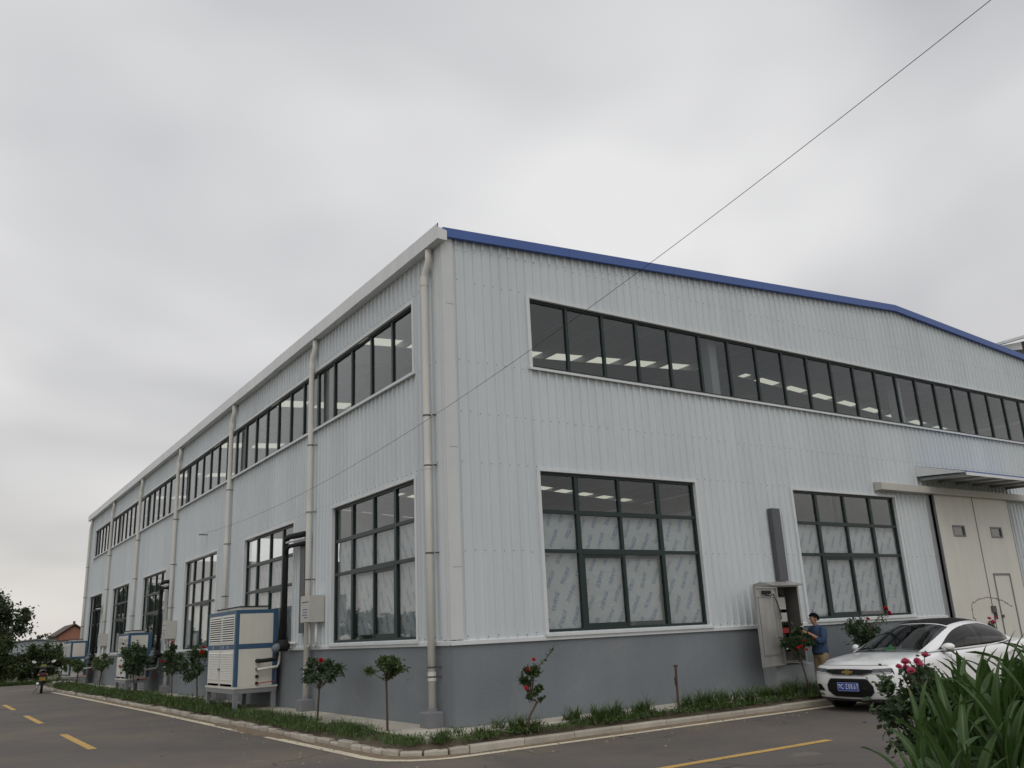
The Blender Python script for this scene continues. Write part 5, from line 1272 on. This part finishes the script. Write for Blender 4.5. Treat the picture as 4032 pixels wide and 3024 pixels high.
# right front tyre foot (local 1.40,-.86 -> world) stands on the photographed contact point
loc = Vector((7.95, -1.52, ZR)); v = Matrix.Rotation(CAR_YAW, 3, 'Z') @ Vector((1.40, -.82, 0))*CAR_S
car.location = loc-v
tb = thing('tissue_box', 'green tissue box on the dashboard of the white car', 'box'); tb.parent = None
P0 = Matrix.Rotation(CAR_YAW, 3, 'Z') @ Vector((.72, -.20, 0))*CAR_S+car.location
M['green'] = mat('light_green_card', (.10, .42, .13), .7, .1)
b = MB(); b.box(-.06, .06, -.12, .12, 0, .06, .01); b.build('carton', M['green'], tb)
b = MB(); b.grid([[(.05*k*math.cos(a), .08*k*math.sin(a), .06+(1-k)*.10+.012*math.sin(3*a)*k) for a in [2*math.pi*j/10 for j in range(10)]] for k in (1.0, .6, .25, .05)], close=True); b.build('tissue', M['green'], tb)
tb.location = (P0.x, P0.y, ZR+.90*CAR_S); tb.rotation_euler = (0, 0, CAR_YAW+.3)

# ================================================================ PERSON
M['skin'] = mat('skin', (.33, .19, .125), .55, .05, 20)
M['shirt'] = mat('blue_shirt', (.030, .058, .115), .85, .15, 14, bump=.3, bs=30)
M['khaki'] = mat('khaki_trousers', (.22, .165, .095), .9, .12, 14, bump=.3, bs=30)
M['hair'] = mat('black_hair', (.006, .006, .006), .95, .2, 60, bump=.6, bs=120, spec=.1)
M['shoe'] = mat('dark_shoe', (.03, .025, .022), .6, .1)
def skin(name, verts, edges, radii, material, parent, root=0, sub=2):
    me = bpy.data.meshes.new(name); me.from_pydata(verts, edges, []); o = bpy.data.objects.new(name, me); COL.objects.link(o); o.parent = parent
    md = o.modifiers.new('skin', 'SKIN'); md.use_smooth_shade = True
    if not me.skin_vertices: me.skin_vertices.new()
    for i, r in enumerate(radii):
        sv = me.skin_vertices[0].data[i]; sv.radius = r if isinstance(r, tuple) else (r, r); sv.use_root = (i == root)
    s = o.modifiers.new('sub', 'SUBSURF'); s.levels = sub; s.render_levels = sub
    me.materials.append(material); return o
pr_ = thing('person', 'person in blue shirt and khaki trousers holding up a phone beside the open cabinet', 'person', (8.05, -1.02, -.06), math.pi-.25)
V_ = []; E_ = []; Rr = []
def jv(p, r, par=None):
    V_.append(p); Rr.append(r); 
    if par is not None: E_.append((par, len(V_)-1))
    return len(V_)-1
pel = jv((0, 0, .86), .09); ab_ = jv((.0, 0, 1.0), .085, pel); chs = jv((.0, 0, 1.17), .095, ab_); nb_ = jv((.015, 0, 1.30), (.06, .055), chs); nk = jv((.04, 0, 1.36), .05, nb_)
jaw = jv((.075, 0, 1.405), (.058, .066), nk); hd = jv((.075, 0, 1.465), (.070, .082), jaw); ht = jv((.06, 0, 1.52), (.05, .06), hd)
for sg in (-1, 1):
    hp = jv((0, sg*.085, .80), .085, pel); kn = jv((.02, sg*.095, .44), .058, hp); an = jv((-.02, sg*.10, .09), .038, kn); he = jv((-.03, sg*.10, .035), .035, an); te = jv((.13, sg*.115, .025), .028, he)
    sh_ = jv((.0, sg*.165, 1.255), .058, chs); el = jv((.07, sg*.215, 1.01), .042, sh_); wr_ = jv((.285, sg*.085, 1.175), .028, el)
    pm = jv((.345, sg*.055, 1.195), (.036, .018), wr_)
    for k, (dz, L) in enumerate(((.03, .075), (.012, .085), (-.006, .08), (-.022, .062))):
        f1 = jv((.375, sg*.050, 1.20+dz), .0095, pm); f2 = jv((.392, sg*.022, 1.205+dz), .009, f1); jv((.380, sg*.0, 1.208+dz), .008, f2)
    t1 = jv((.320, sg*.03, 1.215), .011, wr_); jv((.355, sg*.012, 1.235), .0095, t1)
skin('body', V_, E_, Rr, M['skin'], pr_)
def rings(mb, L, n=18):
    mb.grid([[(cx+rx*math.cos(a), cy+ry*math.sin(a), z) for a in [2*math.pi*k/n for k in range(n)]] for cx, cy, z, rx, ry in L], close=True); return mb
sm_ = MB(); rings(sm_, [(0, 0, .775, .135, .175), (0, 0, .80, .150, .190), (-.005, 0, .92, .135, .178), (-.01, 0, 1.05, .128, .182), (-.015, 0, 1.17, .130, .195), (-.01, 0, 1.245, .112, .190), (.0, 0, 1.295, .082, .120), (.015, 0, 1.325, .060, .064), (.02, 0, 1.335, .052, .056)])
for sg in (-1, 1): sm_.tube([(-.01, sg*.12, 1.25), (.0, sg*.185, 1.235), (.03, sg*.215, 1.13), (.07, sg*.225, 1.0), (.10, sg*.205, 1.005), (.175, sg*.155, 1.075)], [.07, .078, .070, .060, .056, .048], 12)
sm_.build('shirt', M['shirt'], pr_, smooth=True)
tm_ = MB(); rings(tm_, [(0, 0, .86, .125, .165), (0, 0, .78, .135, .175), (0, 0, .70, .115, .165)])
for sg in (-1, 1): tm_.tube([(0, sg*.08, .80), (.005, sg*.088, .66), (.02, sg*.097, .44), (-.005, sg*.10, .22), (-.015, sg*.10, .07)], [.10, .095, .074, .066, .064], 12)
tm_.build('trousers', M['khaki'], pr_, smooth=True)
bl_ = MB(); bl_.grid([[(.138*math.cos(a), .178*math.sin(a), z) for a in [2*math.pi*k/16 for k in range(16)]] for z in (.75, .785)], close=True); bl_.build('belt', M['dark'], pr_)
for sg in (-1, 1):
    s_ = MB(); s_.grid([[(.04+.15*math.cos(a)*q, sg*.108+.05*math.sin(a)*q, z) for a in [2*math.pi*k/12 for k in range(12)]] for q, z in ((1, -.0), (1, .03), (.8, .06), (.3, .085))], close=True); s_.build('shoe', M['shoe'], pr_, smooth=True)
ha = MB(); rows = []
for i in range(11):
    row = []
    for k in range(20):
        a = 2*math.pi*k/20; c = math.cos(a); lim = 2.15 if c < -.1 else (2.15-(c+.1)/.55*1.0 if c < .45 else 1.15); ph = i/10*lim
        row.append((.050+.116*math.sin(ph)*c, .097*math.sin(ph)*math.sin(a), 1.475+.104*math.cos(ph)))
    rows.append(row)
ha.grid(rows, close=True); ha.build('hair', M['hair'], pr_, smooth=True)
for sg in (-1, 1):
    er = MB(); er.grid([[(.065+.016*q*math.cos(a), sg*(.084+h_), 1.45+.028*q*math.sin(a)) for a in [2*math.pi*k/8 for k in range(8)]] for q, h_ in ((1, 0), (.8, .012), (.1, .014))], close=True); er.build('ear', M['skin'], pr_, smooth=True)
ns = MB(); ns.prism([(.155, 1.435), (.183, 1.435), (.158, 1.475)], 1, -.012, .012); ns.build('nose', M['skin'], pr_)
for sg in (-1, 1):
    ey = MB(); ey.box(.150, .157, sg*.032-.014, sg*.032+.014, 1.468, 1.478); ey.build('eye', M['hair'], pr_)
mo2 = MB(); mo2.box(.138, .147, -.022, .022, 1.408, 1.415); mo2.build('mouth', mat('lips', (.30, .12, .10), .6), pr_)
ph_ = MB(); ph_.box(.378, .387, -.038, .038, 1.175, 1.325, .004); pho = ph_.build('mobile_phone', M['carblack'])
sc_ = MB(); sc_.box(.374, .3775, -.034, .034, 1.185, 1.315); sc_.build('screen', mat('phone_screen', (.16, .18, .20), .2), pho)
cs_ = MB(); cs_.box(.3765, .3885, -.039, .039, 1.305, 1.327); cs_.build('silver_edge', M['platew'], pho)
tag(pho, 'dark mobile phone with a silver edge held up by the person', 'phone'); pho.location = pr_.location; pho.rotation_euler = pr_.rotation_euler

# ================================================================ MOTORCYCLE
mc = thing('motorcycle', 'dark parked motorcycle seen from behind, with mirrors and a yellow plate', 'motorcycle', (-2.31, 34.9, ZR), R(84), scale=1.15)
M['mcb'] = mat('motorcycle_plastic', (.03, .028, .028), .4, .1)
def wheel(x, r, par):
    w_ = MB(); w_.tube([(x+r*math.cos(a), 0, r+.03+r*math.sin(a)) for a in [2*math.pi*k/20 for k in range(21)]], .05, 8); wo_ = w_.build('wheel', M['tyre'], par, smooth=True)
    s_ = MB()
    for k in range(6): a = math.pi*k/3; s_.tube([(x, 0, r+.03), (x+(r-.03)*math.cos(a), 0, r+.03+(r-.03)*math.sin(a))], .012, 5)
    s_.cyl((x, -.05, r+.03), (x, .05, r+.03), .05, 10); s_.build('rim', M['rim'], wo_)
wheel(.62, .27, mc); wheel(-.58, .27, mc)
b = MB(); b.tube([(.55, 0, .35), (.45, 0, .75), (.38, 0, .95)], [.045, .06, .04], 8); b.tube([(.35, 0, .70), (.0, 0, .45), (-.45, 0, .55)], [.07, .12, .07], 8); b.build('frame', M['mcb'], mc)
b = MB(); b.grid([[(x, wy*math.sin(a), z+hz_*math.cos(a)) for a in [2*math.pi*k/14 for k in range(14)]] for x, wy, z, hz_ in ((.42, .05, .78, .08), (.3, .14, .80, .13), (.1, .15, .79, .12), (-.05, .1, .74, .08))], close=True); b.build('fuel_tank', M['mcb'], mc, smooth=True)
b = MB(); b.grid([[(x, wy*math.sin(a), z+hz_*math.cos(a)) for a in [2*math.pi*k/14 for k in range(14)]] for x, wy, z, hz_ in ((.0, .09, .76, .05), (-.25, .15, .78, .06), (-.6, .14, .82, .06), (-.82, .08, .84, .04))], close=True); b.build('seat', M['dark'], mc, smooth=True)
b = MB(); b.box(-.92, -.70, -.12, .12, .60, .80, .02); b.build('tail_cowl', M['mcb'], mc)
b = MB(); b.box(-.945, -.921, -.09, .09, .72, .78); b.build('tail_light', mat('tail_dim', (.12, .02, .02), .3), mc)
b = MB(); b.box(-.945, -.93, -.11, .11, .50, .63); b.build('number_plate', mat('yellow_plate', (.32, .18, .03), .5, .1), mc)
b = MB(); b.tube([(-.9, 0, .66), (-.93, 0, .45), (-.86, 0, .35)], .02, 6); b.build('mudguard_stay', M['mcb'], mc)
b = MB(); b.tube([(.30, -.38, 1.00), (.36, -.2, 1.02), (.38, 0, .97), (.36, .2, 1.02), (.30, .38, 1.00)], .016, 6); b.build('handlebar', M['clamp'], mc)
b = MB(); b.box(.40, .55, -.13, .13, .86, 1.08, .03); b.build('headlight_cowl', M['mcb'], mc)
b = MB(); b.box(.36, .40, -.10, .10, 1.02, 1.10); b.build('instrument', mat('yellow_green_dial', (.25, .25, .06), .4), mc)
for sg in (-1, 1):
    b = MB(); b.tube([(.33, sg*.26, 1.01), (.33, sg*.30, 1.14), (.32, sg*.34, 1.20)], .008, 5); so = b.build('mirror_stalk', M['clamp'], mc)
    b = MB(); b.grid([[(.32+h_, sg*.36+.085*q*math.cos(a), 1.22+.05*q*math.sin(a)+.02*math.cos(a)*sg) for a in [2*math.pi*k/12 for k in range(12)]] for q, h_ in ((.02, -.012), (1, -.012), (1, .012), (.02, .02))], close=True); b.build('mirror', mat('mirror_face', (.75, .76, .78), .15, 0, metal=.9), so)
    b = MB(); b.cyl((-.75, sg*.18, .72), (-.75, sg*.10, .72), .03, 8); b.build('indicator', mat('amber', (.5, .2, .02), .4), mc)
    b = MB(); b.tube([(-.2, sg*.10, .36), (-.2, sg*.24, .30)], .018, 6); b.build('footrest', M['clamp'], mc)
b = MB(); b.tube([(-.1, .12, .32), (-.45, .15, .33), (-.85, .16, .40)], [.03, .045, .05], 8); b.build('exhaust', M['chrome'], mc)
b = MB(); b.tube([(-.1, .08, .30), (-.12, .30, .0)], .014, 5); b.build('side_stand', M['clamp'], mc)
b = MB(); b.box(-.05, .30, -.12, .12, .32, .58, .03); b.build('engine', M['clamp'], mc)
